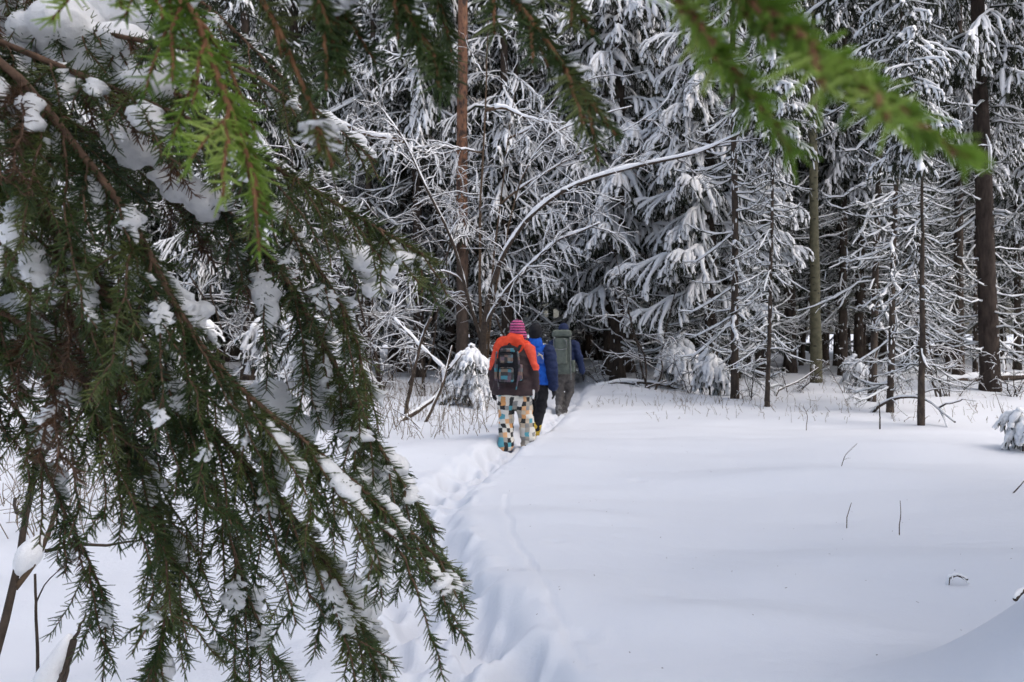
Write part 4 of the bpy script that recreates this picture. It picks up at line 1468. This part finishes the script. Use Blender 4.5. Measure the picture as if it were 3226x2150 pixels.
# the wood goes on round the right side of the clearing
for x, y, v, rz, w in ((7.4, 6.2, V_TALL[0], 0.2, "nearest the snow-covered seedling"), (5.8, 2.6, V_LIVE[1], 1.4, "level with the near mound"), (4.6, -0.8, V_TALL[1], 2.1, "just behind the near mound"),
                       (6.5, -3.5, V_LIVE[1], 4.0, "behind the viewpoint on the right")):
    plant("spruce_tree", "spruce at the clearing's right border " + w, "tree", v, x, y, rz, 1.0, "spruces round the clearing beside the view")

# far wood that closes the view
b0, b1 = MB(), MB()
for k in range(80):
    a = rng.uniform(-1.0, 1.0)
    dd_ = rng.uniform(54, 66)
    x, y = math.sin(a) * dd_, math.cos(a) * dd_
    H = rng.uniform(30, 38)
    b0.tube([(x, y, -0.5), (x, y, H * 0.5), (x, y, H)], [0.22, 0.15, 0.03], 5)
    n_ = 40
    z = rng.uniform(0.6, H, n_)
    az = rng.uniform(0, 6.283, n_)
    L = (0.9 + 2.6 * (1 - z / H)) * rng.uniform(0.6, 1.1, n_)
    P = curve_paths(np.stack([np.full(n_, x), np.full(n_, y), z], 1), np.stack([np.cos(az), np.sin(az), np.full(n_, -0.1)], 1), L, 4, np.full(n_, 0.4), np.full(n_, 0.15), rng, 0.1)
    V, q = tubes(P, np.linspace(1, 0.3, 4)[None] * rng.uniform(0.12, 0.4, (n_, 1)), 3, 1.6)
    b0.add(V, q)
    P2 = P.copy()
    P2[:, :, 2] += 0.14
    V, q = tubes(P2, np.linspace(0.6, 0.5, 4)[None] * rng.uniform(0.08, 0.25, (n_, 1)), 3, 0.6)
    b1.add(V, q, None, 0)
ff = MB()
V, Q, T = b0.data()
ff.add(V, Q, T, 0)
V, Q, T = b1.data()
ff.add(V, Q, T, 1)
fo = link("far_forest", ff.mesh("far_forest", [M_NEEDB, M_SNOWT]))
tag(fo, "far mass of dark snowy forest closing the view", "forest", None, "stuff")


# ------------------------------------------------------------------ sticks, twigs and fallen wood
def stick(name, label, cat, S, r0, r1, snow=0.7, twigs=0, seed=0, material=None, ground=True, group=None):
    """S: photo pixel path with depth (x, y, d)"""
    rng = np.random.RandomState(seed)
    W = resample(np.array([at(*s) for s in S]), 14)
    if ground:
        g0 = gz(W[0, 0], W[0, 1])
        W[0, 2] = min(W[0, 2], g0 - 0.03)
    t = thing(name, label, cat, (W[0, 0], W[0, 1], gz(W[0, 0], W[0, 1])), group)
    W = W + np.cumsum(rng.normal(0, r0 * 0.10, W.shape), 0)
    b = MB().tube(W, np.linspace(r0, r1, 14), 7)
    Bs = [(W, np.linspace(r0, r1, 14))]
    for k in range(twigs):
        p, tg = along(W, np.array([rng.uniform(0.2, 1)]))
        L = np.linalg.norm(W[-1] - W[0]) * rng.uniform(0.2, 0.5)
        P = curve_paths(p, tg + rng.normal(0, 0.6, (1, 3)), np.array([L]), 6, np.array([0.15]), np.array([0.0]), rng, 0.1)[0]
        b.tube(P, np.linspace(r0 * 0.5, r0 * 0.2, 6), 5)
        Bs.append((P, np.linspace(r0 * 0.5, r0 * 0.2, 6)))
    world_part("stem", b.mesh("stem", material or M_TWIG), t)
    if snow:
        sb = MB()
        for P, r in Bs:
            P = P.copy()
            P[:, 2] += r * 0.9
            P[:, 0] -= r * 0.35
            sb.tube(P, np.clip(r * snow * rng.uniform(0.6, 1.3, len(P)), 0.003, 1), 6)
        o = world_part("snow", sb.mesh("snow", M_SNOWT), t)
        o["kind"] = "stuff"
    return t


stick("leaning_stick", "dark leaning stick with a snowy fork left of the red jacket", "stick", [(1276, 1294, 12.9), (1308, 1144, 12.9), (1327, 1060, 13), (1360, 999, 13)], 0.035, 0.02, 0.6, 4, 1)
stick("leaning_stick", "black leaning stick nearest the bent snowy spruce bush", "stick", [(1336, 1336, 11.7), (1397, 1210, 12.2), (1425, 1090, 12.8)], 0.03, 0.015, 0.35, 2, 2)
stick("fallen_stick", "short snow-topped log end lying at the foot of the leaning sticks", "stick", [(1255, 1335, 11.8), (1310, 1300, 12.1), (1374, 1250, 12.6)], 0.04, 0.025, 0.9, 0, 3)
stick("leaning_stick", "snow-covered pole slanting down right behind the leaning sticks", "stick", [(1410, 1170, 15), (1320, 1085, 15), (1243, 1004, 15)], 0.03, 0.022, 1.3, 2, 4)
stick("fallen_branch", "thin bent twig lying between the snow and the leaning sticks", "branch", [(1335, 1362, 11.0), (1290, 1318, 11.2), (1240, 1290, 11.6)], 0.012, 0.008, 0.9, 2, 5)
stick("fallen_branch", "long fallen branch under snow right of the leading walker", "branch", [(1880, 1222, 19.0), (1960, 1205, 19.1), (2060, 1210, 19.0), (2150, 1232, 18.8)], 0.05, 0.035, 1.1, 6, 6, None, False)
stick("fallen_branch", "dark forked branch poking out of the snow beside the long fallen one", "branch", [(1990, 1240, 18.2), (2040, 1222, 18.3), (2100, 1200, 18.4)], 0.028, 0.015, 0.6, 4, 7)
stick("fallen_log", "dark fallen trunk under snow at the foot of the thick brown spruce", "log", [(2900, 1215, 20.5), (3000, 1205, 20.7), (3080, 1200, 21), (3226, 1190, 21.5)], 0.10, 0.08, 1.0, 2, 8, M_BARK, False)
stick("fallen_branch", "arched snowy branch lying before the shaggy spruce", "branch", [(2745, 1295, 13.4), (2800, 1258, 13.0), (2870, 1248, 12.6), (2930, 1262, 12.0), (3010, 1330, 11.2)], 0.028, 0.014, 0.9, 4, 9)
stick("leaning_stick", "snow-covered stick propped slantwise right of the thin dead pole", "stick", [(2440, 1235, 17), (2520, 1200, 17.5), (2578, 1160, 18)], 0.022, 0.012, 0.8, 1, 10)
stick("dry_twig", "short dry twig standing in the open snow, left of a pair", "twig", [(2667, 1634, 5.72), (2675, 1610, 5.73), (2683, 1584, 5.75)], 0.0035, 0.002, 0, 0, 11, M_TWIGBR)
stick("dry_twig", "straight upright dry twig in the open snow, right of a pair", "twig", [(2833, 1660, 5.48), (2838, 1618, 5.48), (2836, 1577, 5.48)], 0.0035, 0.002, 0, 0, 12, M_TWIGBR)
stick("dry_twig", "thin curved twig bending right in the far part of the clearing", "twig", [(2648, 1480, 7.7), (2662, 1435, 7.7), (2700, 1398, 7.6)], 0.004, 0.002, 0, 1, 13, M_TWIGBR)
stick("dry_twig", "dark twig slanting out of the snow by the right edge", "twig", [(3186, 1560, 6.5), (3210, 1535, 6.5), (3240, 1500, 6.4)], 0.006, 0.003, 0, 0, 14)
stick("dry_twig", "small forked dry weed standing before the pole trees", "twig", [(2540, 1348, 11.2), (2545, 1310, 11.2), (2530, 1278, 11.2)], 0.006, 0.003, 0, 4, 15, M_TWIGBR)
stick("dry_twig", "thin upright stalk below the leaning stem", "twig", [(2772, 1346, 11.3), (2772, 1310, 11.3), (2770, 1268, 11.3)], 0.012, 0.006, 0, 0, 16)
stick("dry_twig", "tall thin stalk right of the shaggy spruce", "twig", [(3168, 1345, 11.3), (3155, 1290, 11.3), (3135, 1235, 11.3)], 0.006, 0.003, 0, 1, 17, M_TWIGBR)
stick("snowy_twig", "snow-capped broken twig peeking out before the right mound", "twig", [(2985, 1824, 4.3), (3015, 1812, 4.3), (3046, 1826, 4.3)], 0.008, 0.006, 1.2, 2, 18)
stick("dark_twig", "dark curved twig with snow on the near mound at the right edge", "twig", [(3198, 1888, 2.35), (3212, 1868, 2.4), (3240, 1852, 2.45), (3290, 1840, 2.5)], 0.007, 0.006, 1.0, 2, 19, None, False)

# near saplings at the lower left
t = stick("bare_sapling", "dark forked sapling stem rising in the lower left corner", "sapling",
          [(-40, 2170, 2.15), (10, 1990, 2.2), (47, 1850, 2.25), (75, 1700, 2.3), (100, 1560, 2.35), (128, 1420, 2.4), (150, 1330, 2.45)], 0.0135, 0.006, 0.0, 3, 20)
W = resample(np.array([at(47, 1855, 2.25), at(100, 1790, 2.27), at(140, 1715, 2.3), at(165, 1650, 2.3), at(185, 1560, 2.32)]), 12)
world_part("fork", MB().tube(W, np.linspace(0.009, 0.005, 12), 8).mesh("fork", M_TWIGBR), t)
W = resample(np.array([at(58, 1815, 2.26), at(80, 1770, 2.28), at(105, 1725, 2.29), at(132, 1690, 2.3)]), 8)
o = world_part("snow", MB().tube(W, np.array([0.012, 0.026, 0.036, 0.04, 0.04, 0.034, 0.024, 0.012]) * 0.9, 10).mesh("snow", M_SNOWN), t)
o["kind"] = "stuff"
stick("dry_twig", "thin straight stalk with hanging needles in the lower left", "twig", [(121, 2180, 2.6), (118, 2000, 2.6), (112, 1810, 2.6)], 0.006, 0.004, 0, 1, 21)
t = stick("snowy_stub", "snow-capped rotten stub poking up at the bottom left", "stub", [(185, 2200, 2.5), (205, 2110, 2.5), (222, 2050, 2.5), (232, 2015, 2.5)], 0.014, 0.011, 0.0, 3, 22)
W = resample(np.array([at(140, 2190, 2.5), at(165, 2115, 2.5), at(200, 2050, 2.5), at(222, 2000, 2.5)]), 9)
o = world_part("snow", MB().tube(W, np.array([0.045, 0.05, 0.048, 0.042, 0.036, 0.03, 0.026, 0.02, 0.008]), 12).mesh("snow", M_SNOWN), t)
o["kind"] = "stuff"
stick("dry_twig", "tiny upright twig at the bottom edge beside the snowy stub", "twig", [(320, 2170, 2.9), (326, 2110, 2.9)], 0.004, 0.003, 0, 0, 23)

# low bare shrubs tangled along the forest edge
for px, py, rz, sc, tl, lab in [(1180, 1265, 0.1, 0.8, 14, "low bare shrub sprawling left of the forked leaning stick"), (1230, 1225, 1.2, 0.9, -10, "bare shrub tangled behind the forked leaning stick"),
                                (1345, 1250, 2.3, 0.75, 18, "bare shrub between the two dark leaning sticks"), (1440, 1275, 3.1, 0.7, -16, "bare shrub bowed in front of the bent snowy bush"),
                                (1090, 1240, 4.4, 0.95, 8, "bare shrub at the foot of the small snow-buried spruces"), (1500, 1230, 5.0, 0.85, 12, "bare shrub pressed behind the red jacket"),
                                (1905, 1215, 0.7, 0.8, -20, "bare shrub over the long fallen branch's near end"), (2030, 1222, 1.9, 0.8, 24, "sprawling bare shrub at the middle of the long fallen branch"),
                                (2180, 1232, 2.8, 0.85, -12, "bare shrub left of the thin leaning spruce's foot"), (2360, 1258, 3.9, 0.6, 20, "bare shrub between the leaning spruce and the dead pole"),
                                (2490, 1240, 4.8, 0.7, -18, "bare shrub right of the dead pole's foot"), (2660, 1245, 5.6, 0.6, 10, "bare shrub left of the stem pair at the clearing's edge"),
                                (2850, 1262, 0.4, 0.6, -22, "bare shrub at the left of the shaggy spruce's foot"), (3000, 1255, 1.5, 0.7, 16, "bare shrub between the shaggy and the thick brown spruce"),
                                (3195, 1270, 2.6, 0.75, -8, "bare shrub right of the thick brown spruce's foot"), (930, 1290, 3.4, 0.8, 12, "bare shrub half hidden by the hanging boughs"),
                                (150, 1420, 4.1, 0.75, -10, "bare weedy shrub behind the dark forked sapling stem")]:
    d = EYE * FPX / (py - 1050)
    x = gx(px, d)
    plant("bare_shrub", lab, "shrub", V_BARE[3], x, d, rz, sc, "bare shrubs along the forest edge", (R(tl), R(tl * 0.6)), crown="crown", dz=-0.08)

# dry grass and weeds, too many to count
rng = np.random.RandomState(9)
b = MB()
SP = []
for (x0, x1, y0, y1, n_, h0, h1) in ((1130, 1570, 1195, 1385, 330, 0.15, 0.75), (0, 420, 1330, 1700, 150, 0.2, 0.8), (2050, 3226, 1200, 1330, 420, 0.06, 0.35), (1850, 2350, 1215, 1290, 120, 0.05, 0.3), (600, 1130, 1220, 1400, 150, 0.1, 0.6)):
    for k in range(n_):
        px, py = rng.uniform(x0, x1), rng.uniform(y0, y1)
        d_ = EYE * FPX / (py - 1050)
        x = gx(px, d_)
        if abs(x - np.interp(d_, _py, _px)) < 0.45:
            continue
        SP.append((x, d_, rng.uniform(h0, h1)))
SP = np.array(SP)
zz = height(SP[:, 0], SP[:, 1])
n_ = len(SP)
P0 = np.stack([SP[:, 0], SP[:, 1], zz - 0.03], 1)
D = np.stack([rng.normal(0, 0.3, n_), rng.normal(0, 0.3, n_), np.ones(n_)], 1)
Pg = curve_paths(P0, D, SP[:, 2], 5, rng.uniform(0, 0.4, n_), np.zeros(n_), rng, 0.06)
V, q = tubes(Pg, np.linspace(1, 0.5, 5)[None] * rng.uniform(0.002, 0.006, (n_, 1)), 3)
b.add(V, q)
P1, D1, L1 = [], [], []
for i in range(n_):
    if rng.rand() < 0.6:
        k = rng.randint(1, 5)
        p, tg = along(Pg[i], rng.uniform(0.3, 0.95, k))
        P1.append(p)
        D1.append(tg + rng.normal(0, 0.6, (k, 3)))
        L1.append(SP[i, 2] * rng.uniform(0.15, 0.4, k))
P1, D1, L1 = np.concatenate(P1), np.concatenate(D1), np.concatenate(L1)
V, q = tubes(curve_paths(P1, D1, L1, 3, np.full(len(L1), 0.2), np.zeros(len(L1)), rng, 0.08), np.full((len(L1), 3), 0.0025), 3)
b.add(V, q)
go = link("dry_grass", b.mesh("dry_grass", M_GRASS))
tag(go, "dry grass stalks and dwarf shrubs sticking out of the snow", "grass", None, "stuff")


# needles and bark flakes fallen on the snow
n_ = 130
fx, fy = rng.uniform(-2.6, 3.4, n_), 2.6 + 8 * rng.rand(n_) ** 1.6
fzz = height(fx, fy)
an = rng.uniform(0, 6.283, n_)
ln_ = rng.uniform(0.004, 0.012, n_)
P0 = np.stack([fx, fy, fzz + 0.002], 1)
P1 = P0 + np.stack([np.cos(an) * ln_, np.sin(an) * ln_, rng.uniform(0, 0.004, n_)], 1)
V, q = tubes(np.stack([P0, P1], 1), np.full((n_, 2), 1.0) * rng.uniform(0.0006, 0.0015, (n_, 1)), 3)
tag(link("fallen_needles", MB().add(V, q).mesh("fallen_needles", M_TWIGBR)), "tiny needles and bark flakes scattered on the open snow", "debris", None, "stuff")


# ------------------------------------------------------------------ the near spruce whose boughs hang into the picture
def needles(paths, dens, ln, rad, rng, flat=0.75):
    """spindle needles along paths (K,3); returns verts, tris"""
    PP, DD, LL = [], [], []
    for P in paths:
        P = np.asarray(P)
        seg = np.linalg.norm(np.diff(P, axis=0), axis=1)
        L = seg.sum()
        n = max(4, int(L * dens * rng.uniform(0.6, 1.15)))
        ls = rng.uniform(0.68, 1.12)
        t = (np.arange(n) + rng.uniform(0, 1, n)) / n
        p, tg = along(P, t)
        upv = np.array([0, 0, 1.0])
        a = np.cross(tg, upv)
        a /= np.linalg.norm(a, axis=1, keepdims=True) + 1e-9
        b_ = np.cross(a, tg)
        ph = rng.uniform(0, 2 * math.pi, n)
        dirr = np.cos(ph)[:, None] * a + (np.sin(ph) * flat)[:, None] * b_
        dirr /= np.linalg.norm(dirr, axis=1, keepdims=True)
        f = rng.uniform(0.45, 0.85, n) + 0.8 * np.clip((t - 0.85) / 0.15, 0, 1)
        dv = dirr + tg * f[:, None]
        dv /= np.linalg.norm(dv, axis=1, keepdims=True)
        PP.append(p)
        DD.append(dv)
        LL.append(ln * ls * rng.uniform(0.7, 1.1, n) * (1 - 0.25 * t))
    p, dv, L = np.concatenate(PP), np.concatenate(DD), np.concatenate(LL)
    n = len(p)
    a = np.cross(dv, np.array([0.3, 0.2, 0.93]))
    a /= np.linalg.norm(a, axis=1, keepdims=True) + 1e-9
    b_ = np.cross(dv, a)
    bend = rng.normal(0, 0.06, (n, 3))
    m = p + dv * (L * 0.45)[:, None] + bend * L[:, None] * 0.4
    tip = p + (dv + bend) * L[:, None]
    q = p + dv * (L * 0.06)[:, None]
    tip = tip + bend * L[:, None] * 0.3
    w = [a, -0.5 * a + 0.866 * b_, -0.5 * a - 0.866 * b_]
    V = np.stack([q + k * rad for k in w] + [tip + k * rad * 0.42 for k in w], 1).reshape(-1, 3)
    T = np.array([[0, 1, 4], [0, 4, 3], [1, 2, 5], [1, 5, 4], [2, 0, 3], [2, 3, 5]])
    return V, (np.arange(n)[:, None, None] * 6 + T[None]).reshape(-1, 3)


def lump(P, r, rng, sides=10, rough=0.28, nscale=1.0, flat=1.0):
    """lumpy snow body along a path"""
    P = resample(P, max(8, len(P)))
    K = len(P)
    r = np.interp(np.linspace(0, 1, K), np.linspace(0, 1, len(r)), r) if np.ndim(r) else np.full(K, r)
    e = np.sin(np.pi * np.clip(np.linspace(0.0, 1.0, K), 0, 1)) ** 0.62 + 0.02
    V, Q = tubes(P[None], (r * e)[None], sides, flat)
    T = [(0, i + 1, i) for i in range(1, sides - 1)] + [(len(V) - sides, len(V) - sides + i, len(V) - sides + i + 1) for i in range(1, sides - 1)]
    C = np.repeat(P, sides, 0)
    f = 1 + 1.3 * rough * vnoise(V / (np.mean(r) * 1.4 * nscale), rng.randint(9999)) + 0.8 * rough * vnoise(V / (np.mean(r) * 0.6), rng.randint(9999)) + 0.35 * rough * vnoise(V / (np.mean(r) * 0.25), rng.randint(9999))
    return C + (V - C) * f[:, None], Q, T


TRUNK = np.array([-1.55, 0.75])
fs = thing("spruce_tree", "near green spruce at the left whose snowy boughs hang across the view", "tree", (TRUNK[0], TRUNK[1], gz(*TRUNK)))
tz = np.linspace(-0.3, 7.0, 12)
world_part("trunk", MB().tube(np.stack([np.full(12, TRUNK[0]), np.full(12, TRUNK[1]), tz], 1), np.linspace(0.13, 0.05, 12), 12).mesh("trunk", M_BARKB), fs)
FR = np.random.RandomState(2024)


def bough(W, r0, r1, spacing, tw_len, droop, nmat, smat, need=0.0185, nrad=0.00085, dens=950, t0=0.2, label=None, snow=0.5, shoots=1.0, side_bias=0.0, needled_from=0.5, seed=0, pdown=0.42, sdepth=0.0125, brown=0.0):
    """one bough in world space: stem, side twigs each a mesh of its own, snow caught on the twigs"""
    rng = np.random.RandomState(seed)
    W = resample(W, 40)
    W += np.cumsum(rng.normal(0, 0.0009, W.shape), 0)
    L = np.linalg.norm(np.diff(W, axis=0), axis=1).sum()
    sb = MB().tube(W, np.linspace(r0, r1, 40), 8)
    st = world_part("bough", sb.mesh("bough", smat), fs)
    if label:
        st["label"] = label
    sn = MB()
    # axis needles near the young end
    k0 = int(40 * needled_from)
    V, T = needles([W[k0:]], dens * 1.5, need, nrad, rng)
    o = world_part("needles", MB().add(V, None, T).mesh("needles", nmat), fs, st)
    n = max(2, int(L * (1 - t0) / spacing))
    ts = np.linspace(t0, 0.985, n) + rng.uniform(-0.3, 0.3, n) * (1 - t0) / n
    p, tg = along(W, np.clip(ts, 0, 1))
    for i in range(n):
        sgn = 1 if i % 2 else -1
        side = np.cross(tg[i], [0, 0, 1.0])
        side /= np.linalg.norm(side) + 1e-9
        l1 = tw_len * rng.uniform(0.5, 1.15) * (1.0 - 0.55 * max(0, ts[i] - 0.4) / 0.6)
        D = tg[i] * rng.uniform(0.5, 1.0) + side * (sgn * rng.uniform(0.25, 0.8) + side_bias) + np.array([0, 0, -1]) * rng.uniform(0.2, 1.0) * pdown
        A = curve_paths(p[i][None], D[None], np.array([l1]), 10, np.array([droop * rng.uniform(0.6, 1.4)]), np.array([0.0]), rng, 0.05)[0]
        paths = [A[1:]]
        b = MB().tube(A, np.linspace(0.0016, 0.0008, 10), 5)
        ns = int(l1 / 0.036 * shoots)
        if ns:
            tt = np.linspace(0.15, 0.93, ns) + rng.uniform(-.03, .03, ns)
            q, qt = along(A, np.clip(tt, 0, 1))
            sd2 = np.cross(qt, [0.0, -0.6, 0.8])
            sd2 /= np.linalg.norm(sd2, axis=1, keepdims=True) + 1e-9
            sg = np.where(np.arange(ns) % 2 == 0, 1.0, -1.0)[:, None]
            DD = qt * rng.uniform(0.7, 1.1, (ns, 1)) + sd2 * sg * rng.uniform(0.35, 0.9, (ns, 1)) + np.array([0, 0, -1]) * rng.uniform(0, 0.55, (ns, 1)) + rng.normal(0, 0.2, (ns, 3))
            LL = (0.030 + 0.45 * l1 * (1 - tt)) * rng.uniform(0.6, 1.15, ns)
            S2 = curve_paths(q, DD, LL, 6, np.full(ns, droop * 0.7), np.zeros(ns), rng, 0.05)
            V, qd = tubes(S2, np.linspace(0.0011, 0.0006, 6)[None].repeat(ns, 0), 4)
            b.add(V, qd)
            paths += list(S2)
        nm = M_NEEDR if rng.rand() < brown * (1 - ts[i]) else nmat
        V, T = needles(paths, dens, need, nrad, rng)
        b.add(V, None, T, 1)
        world_part("twig", b.mesh("twig", [smat, nm], True), fs, st)
        # snow caught on the twig
        for pi, P in enumerate(paths):
            if rng.rand() < snow * (1.0 if pi == 0 else 0.45):
                a0 = rng.uniform(0.05, 0.35)
                a1 = a0 + rng.uniform(0.35, 0.6)
                P_ = along(P, np.linspace(a0, a1, 16))[0]
                rr_ = rng.uniform(0.5, 1.05) * sdepth * (1.0 if pi == 0 else 0.7)
                P_[:, 2] += rr_ * 0.45
                P_[:, 1] += rr_ * 0.9
                P_ = P_ + np.cumsum(rng.normal(0, 0.0008, P_.shape), 0)
                V, Q, T = lump(P_, 1.25 * rr_ * rng.uniform(0.55, 1.3, 16), rng, 9, 0.42, 1.0, 0.55)
                sn.add(V, Q, T)
    if sn.v:
        o = world_part("snow", sn.mesh("snow", M_SNOWN), fs, st)
        o["kind"] = "stuff"
    return st


def clump(parent, seed):
    o = world_part("snow_clump", CLUMPS[seed], fs, parent)
    o["kind"] = "stuff"
    return o


def tr(z):
    return np.array([TRUNK[0], TRUNK[1], z])


BW = lambda z, *pts: np.array([tr(z)] + [atv(*p) for p in pts])
A_ = bough(BW(1.85, (-250, -60, .92), (0, 35, .9), (200, 72, .88), (430, 112, .86), (580, 150, .86), (700, 250, .86), (790, 330, .87)), .006, .002, .034, .10, .35, M_NEED, M_STEM, t0=.66, snow=.35, seed=1, needled_from=.75, brown=.5)
B_ = bough(BW(1.75, (-250, 20, .86), (0, 85, .84), (130, 150, .82), (260, 205, .81), (400, 265, .80), (560, 340, .80), (700, 430, .82), (850, 520, .84), (1010, 605, .85)), .0075, .0018, .024, .16, .3, M_NEED, M_STEM, t0=.56, snow=.42, seed=2, needled_from=.72, brown=.5)
C_ = bough(BW(1.7, (-250, 40, .80), (0, 110, .78), (100, 240, .76), (210, 370, .75), (340, 530, .75), (420, 735, .76), (520, 860, .78), (690, 990, .80), (840, 1115, .82), (970, 1230, .83), (1065, 1330, .84)), .0085, .0016, .0185, .19, .33, M_NEED, M_STEM, t0=.44, snow=.42, seed=3, needled_from=.62, brown=.3)
D_ = bough(BW(1.5, (-250, 320, .82), (0, 385, .80), (120, 520, .79), (250, 700, .79), (400, 900, .80), (560, 1060, .81), (690, 1210, .82), (790, 1370, .83), (880, 1545, .84)), .0075, .0016, .0185, .19, .33, M_NEED, M_STEM, t0=.38, snow=.42, seed=4, needled_from=.6, brown=.3)
E_ = bough(BW(1.3, (-250, 640, .84), (0, 715, .82), (120, 805, .81), (250, 950, .81), (330, 1100, .82), (390, 1300, .83), (370, 1480, .84), (350, 1600, .84)), .006, .0016, .0185, .19, .33, M_NEED, M_STEM, t0=.42, snow=.3, seed=5, needled_from=.6, brown=.25)
F_ = bough(BW(1.65, (-250, 150, .98), (0, 220, .97), (200, 310, .96), (450, 430, .95), (600, 560, .94), (720, 760, .93), (810, 930, .92), (910, 1100, .92), (1000, 1230, .92)), .007, .0016, .020, .19, .33, M_NEED, M_STEM, t0=.4, snow=.42, seed=6, needled_from=.6, brown=.25, sdepth=.013)
G2 = bough(BW(1.35, (-250, 450, .95), (0, 560, .95), (200, 760, .94), (420, 980, .93), (520, 1180, .92), (560, 1380, .92), (640, 1540, .92)), .006, .0016, .022, .17, .55, M_NEED, M_STEM, t0=.4, snow=.35, seed=7, needled_from=.6, brown=.2)
H2 = bough(BW(1.2, (-250, 800, .9), (0, 880, .9), (80, 1000, .9), (130, 1150, .9), (200, 1290, .9), (250, 1420, .9)), .005, .0014, .026, .13, .55, M_NEED, M_STEM, t0=.5, snow=.2, seed=8, needled_from=.6, brown=.35)
I2 = bough(BW(1.95, (-150, -150, .9), (250, 60, .9), (480, 260, .89), (620, 440, .88), (690, 560, .88), (790, 660, .88), (830, 800, .88), (838, 960, .88)), .006, .0014, .026, .13, .33, M_NEED, M_STEM, t0=.5, snow=.42, seed=9, needled_from=.55, brown=.2)
J2 = bough(BW(2.0, (-100, -250, .95), (300, -80, .95), (520, 60, .94), (640, 190, .93), (760, 300, .93), (860, 380, .93)), .006, .0015, .03, .11, .4, M_NEED, M_STEM, t0=.55, snow=.42, seed=10, needled_from=.6, sdepth=.014)
# nearest, strongly blurred ones
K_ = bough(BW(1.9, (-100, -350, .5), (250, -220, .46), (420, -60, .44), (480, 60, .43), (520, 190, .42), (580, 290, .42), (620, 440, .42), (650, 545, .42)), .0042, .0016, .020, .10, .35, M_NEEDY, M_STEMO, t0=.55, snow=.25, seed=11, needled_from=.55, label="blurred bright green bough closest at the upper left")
L_ = bough(BW(2.0, (0, -500, .52), (400, -260, .5), (580, -80, .48), (640, 40, .47), (690, 140, .47), (740, 260, .47), (770, 380, .47)), .0036, .0014, .03, .06, .3, M_NEED, M_STEMO, t0=.62, snow=.25, seed=12, needled_from=.75)
# hanging sprays at the top middle
for k, (pts, sd2, ln, sp) in enumerate([
        ([(400, -420, .62), (700, -150, .5), (790, 0, .46), (800, 90, .46), (795, 190, .46)], 21, .07, .022),
        ([(450, -420, .62), (780, -160, .5), (890, 0, .46), (950, 110, .46), (1010, 215, .46)], 22, .07, .022),
        ([(600, -420, .66), (900, -200, .64), (1020, -60, .62), (1035, 40, .62), (1040, 120, .62)], 23, .055, .024),
        ([(700, -400, .62), (1050, -180, .5), (1230, -20, .46), (1290, 110, .45), (1360, 200, .45), (1440, 285, .45)], 24, .075, .02),
        ([(750, -400, .64), (1100, -220, .62), (1290, -80, .5), (1350, 20, .5), (1380, 80, .5)], 25, .05, .022),
        ([(420, -420, .5), (640, -180, .46), (740, -40, .45), (760, 50, .45), (770, 140, .45)], 26, .06, .022)]):
    bough(BW(2.1 + 0.03 * k, *pts), .004, .0014, sp, ln, .35, M_NEED, M_STEMO, t0=.66, snow=.28, seed=sd2, needled_from=.6, need=.0195, nrad=.0009, dens=1500, shoots=.6)
# the one right in front of the lens
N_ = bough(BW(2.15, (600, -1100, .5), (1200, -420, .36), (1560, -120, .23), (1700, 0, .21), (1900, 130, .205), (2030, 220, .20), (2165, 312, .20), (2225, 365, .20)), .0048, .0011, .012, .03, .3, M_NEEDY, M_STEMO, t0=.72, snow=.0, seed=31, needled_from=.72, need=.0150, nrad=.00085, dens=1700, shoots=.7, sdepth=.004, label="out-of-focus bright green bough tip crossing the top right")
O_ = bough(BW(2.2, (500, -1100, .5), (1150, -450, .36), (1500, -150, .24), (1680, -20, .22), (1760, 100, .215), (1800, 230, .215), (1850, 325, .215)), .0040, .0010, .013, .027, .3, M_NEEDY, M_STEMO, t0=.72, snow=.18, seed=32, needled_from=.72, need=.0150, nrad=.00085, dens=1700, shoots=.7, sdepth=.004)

# big snow loads
clump(A_, 1)
clump(A_, 2)
clump(J2, 3)
clump(I2, 4)
clump(F_, 5)
clump(F_, 6)
clump(F_, 7)
clump(D_, 8)
clump(D_, 9)
clump(D_, 10)
clump(C_, 11)
clump(C_, 12)
clump(F_, 13)
clump(B_, 14)
clump(B_, 15)
clump(C_, 16)
clump(E_, 17)
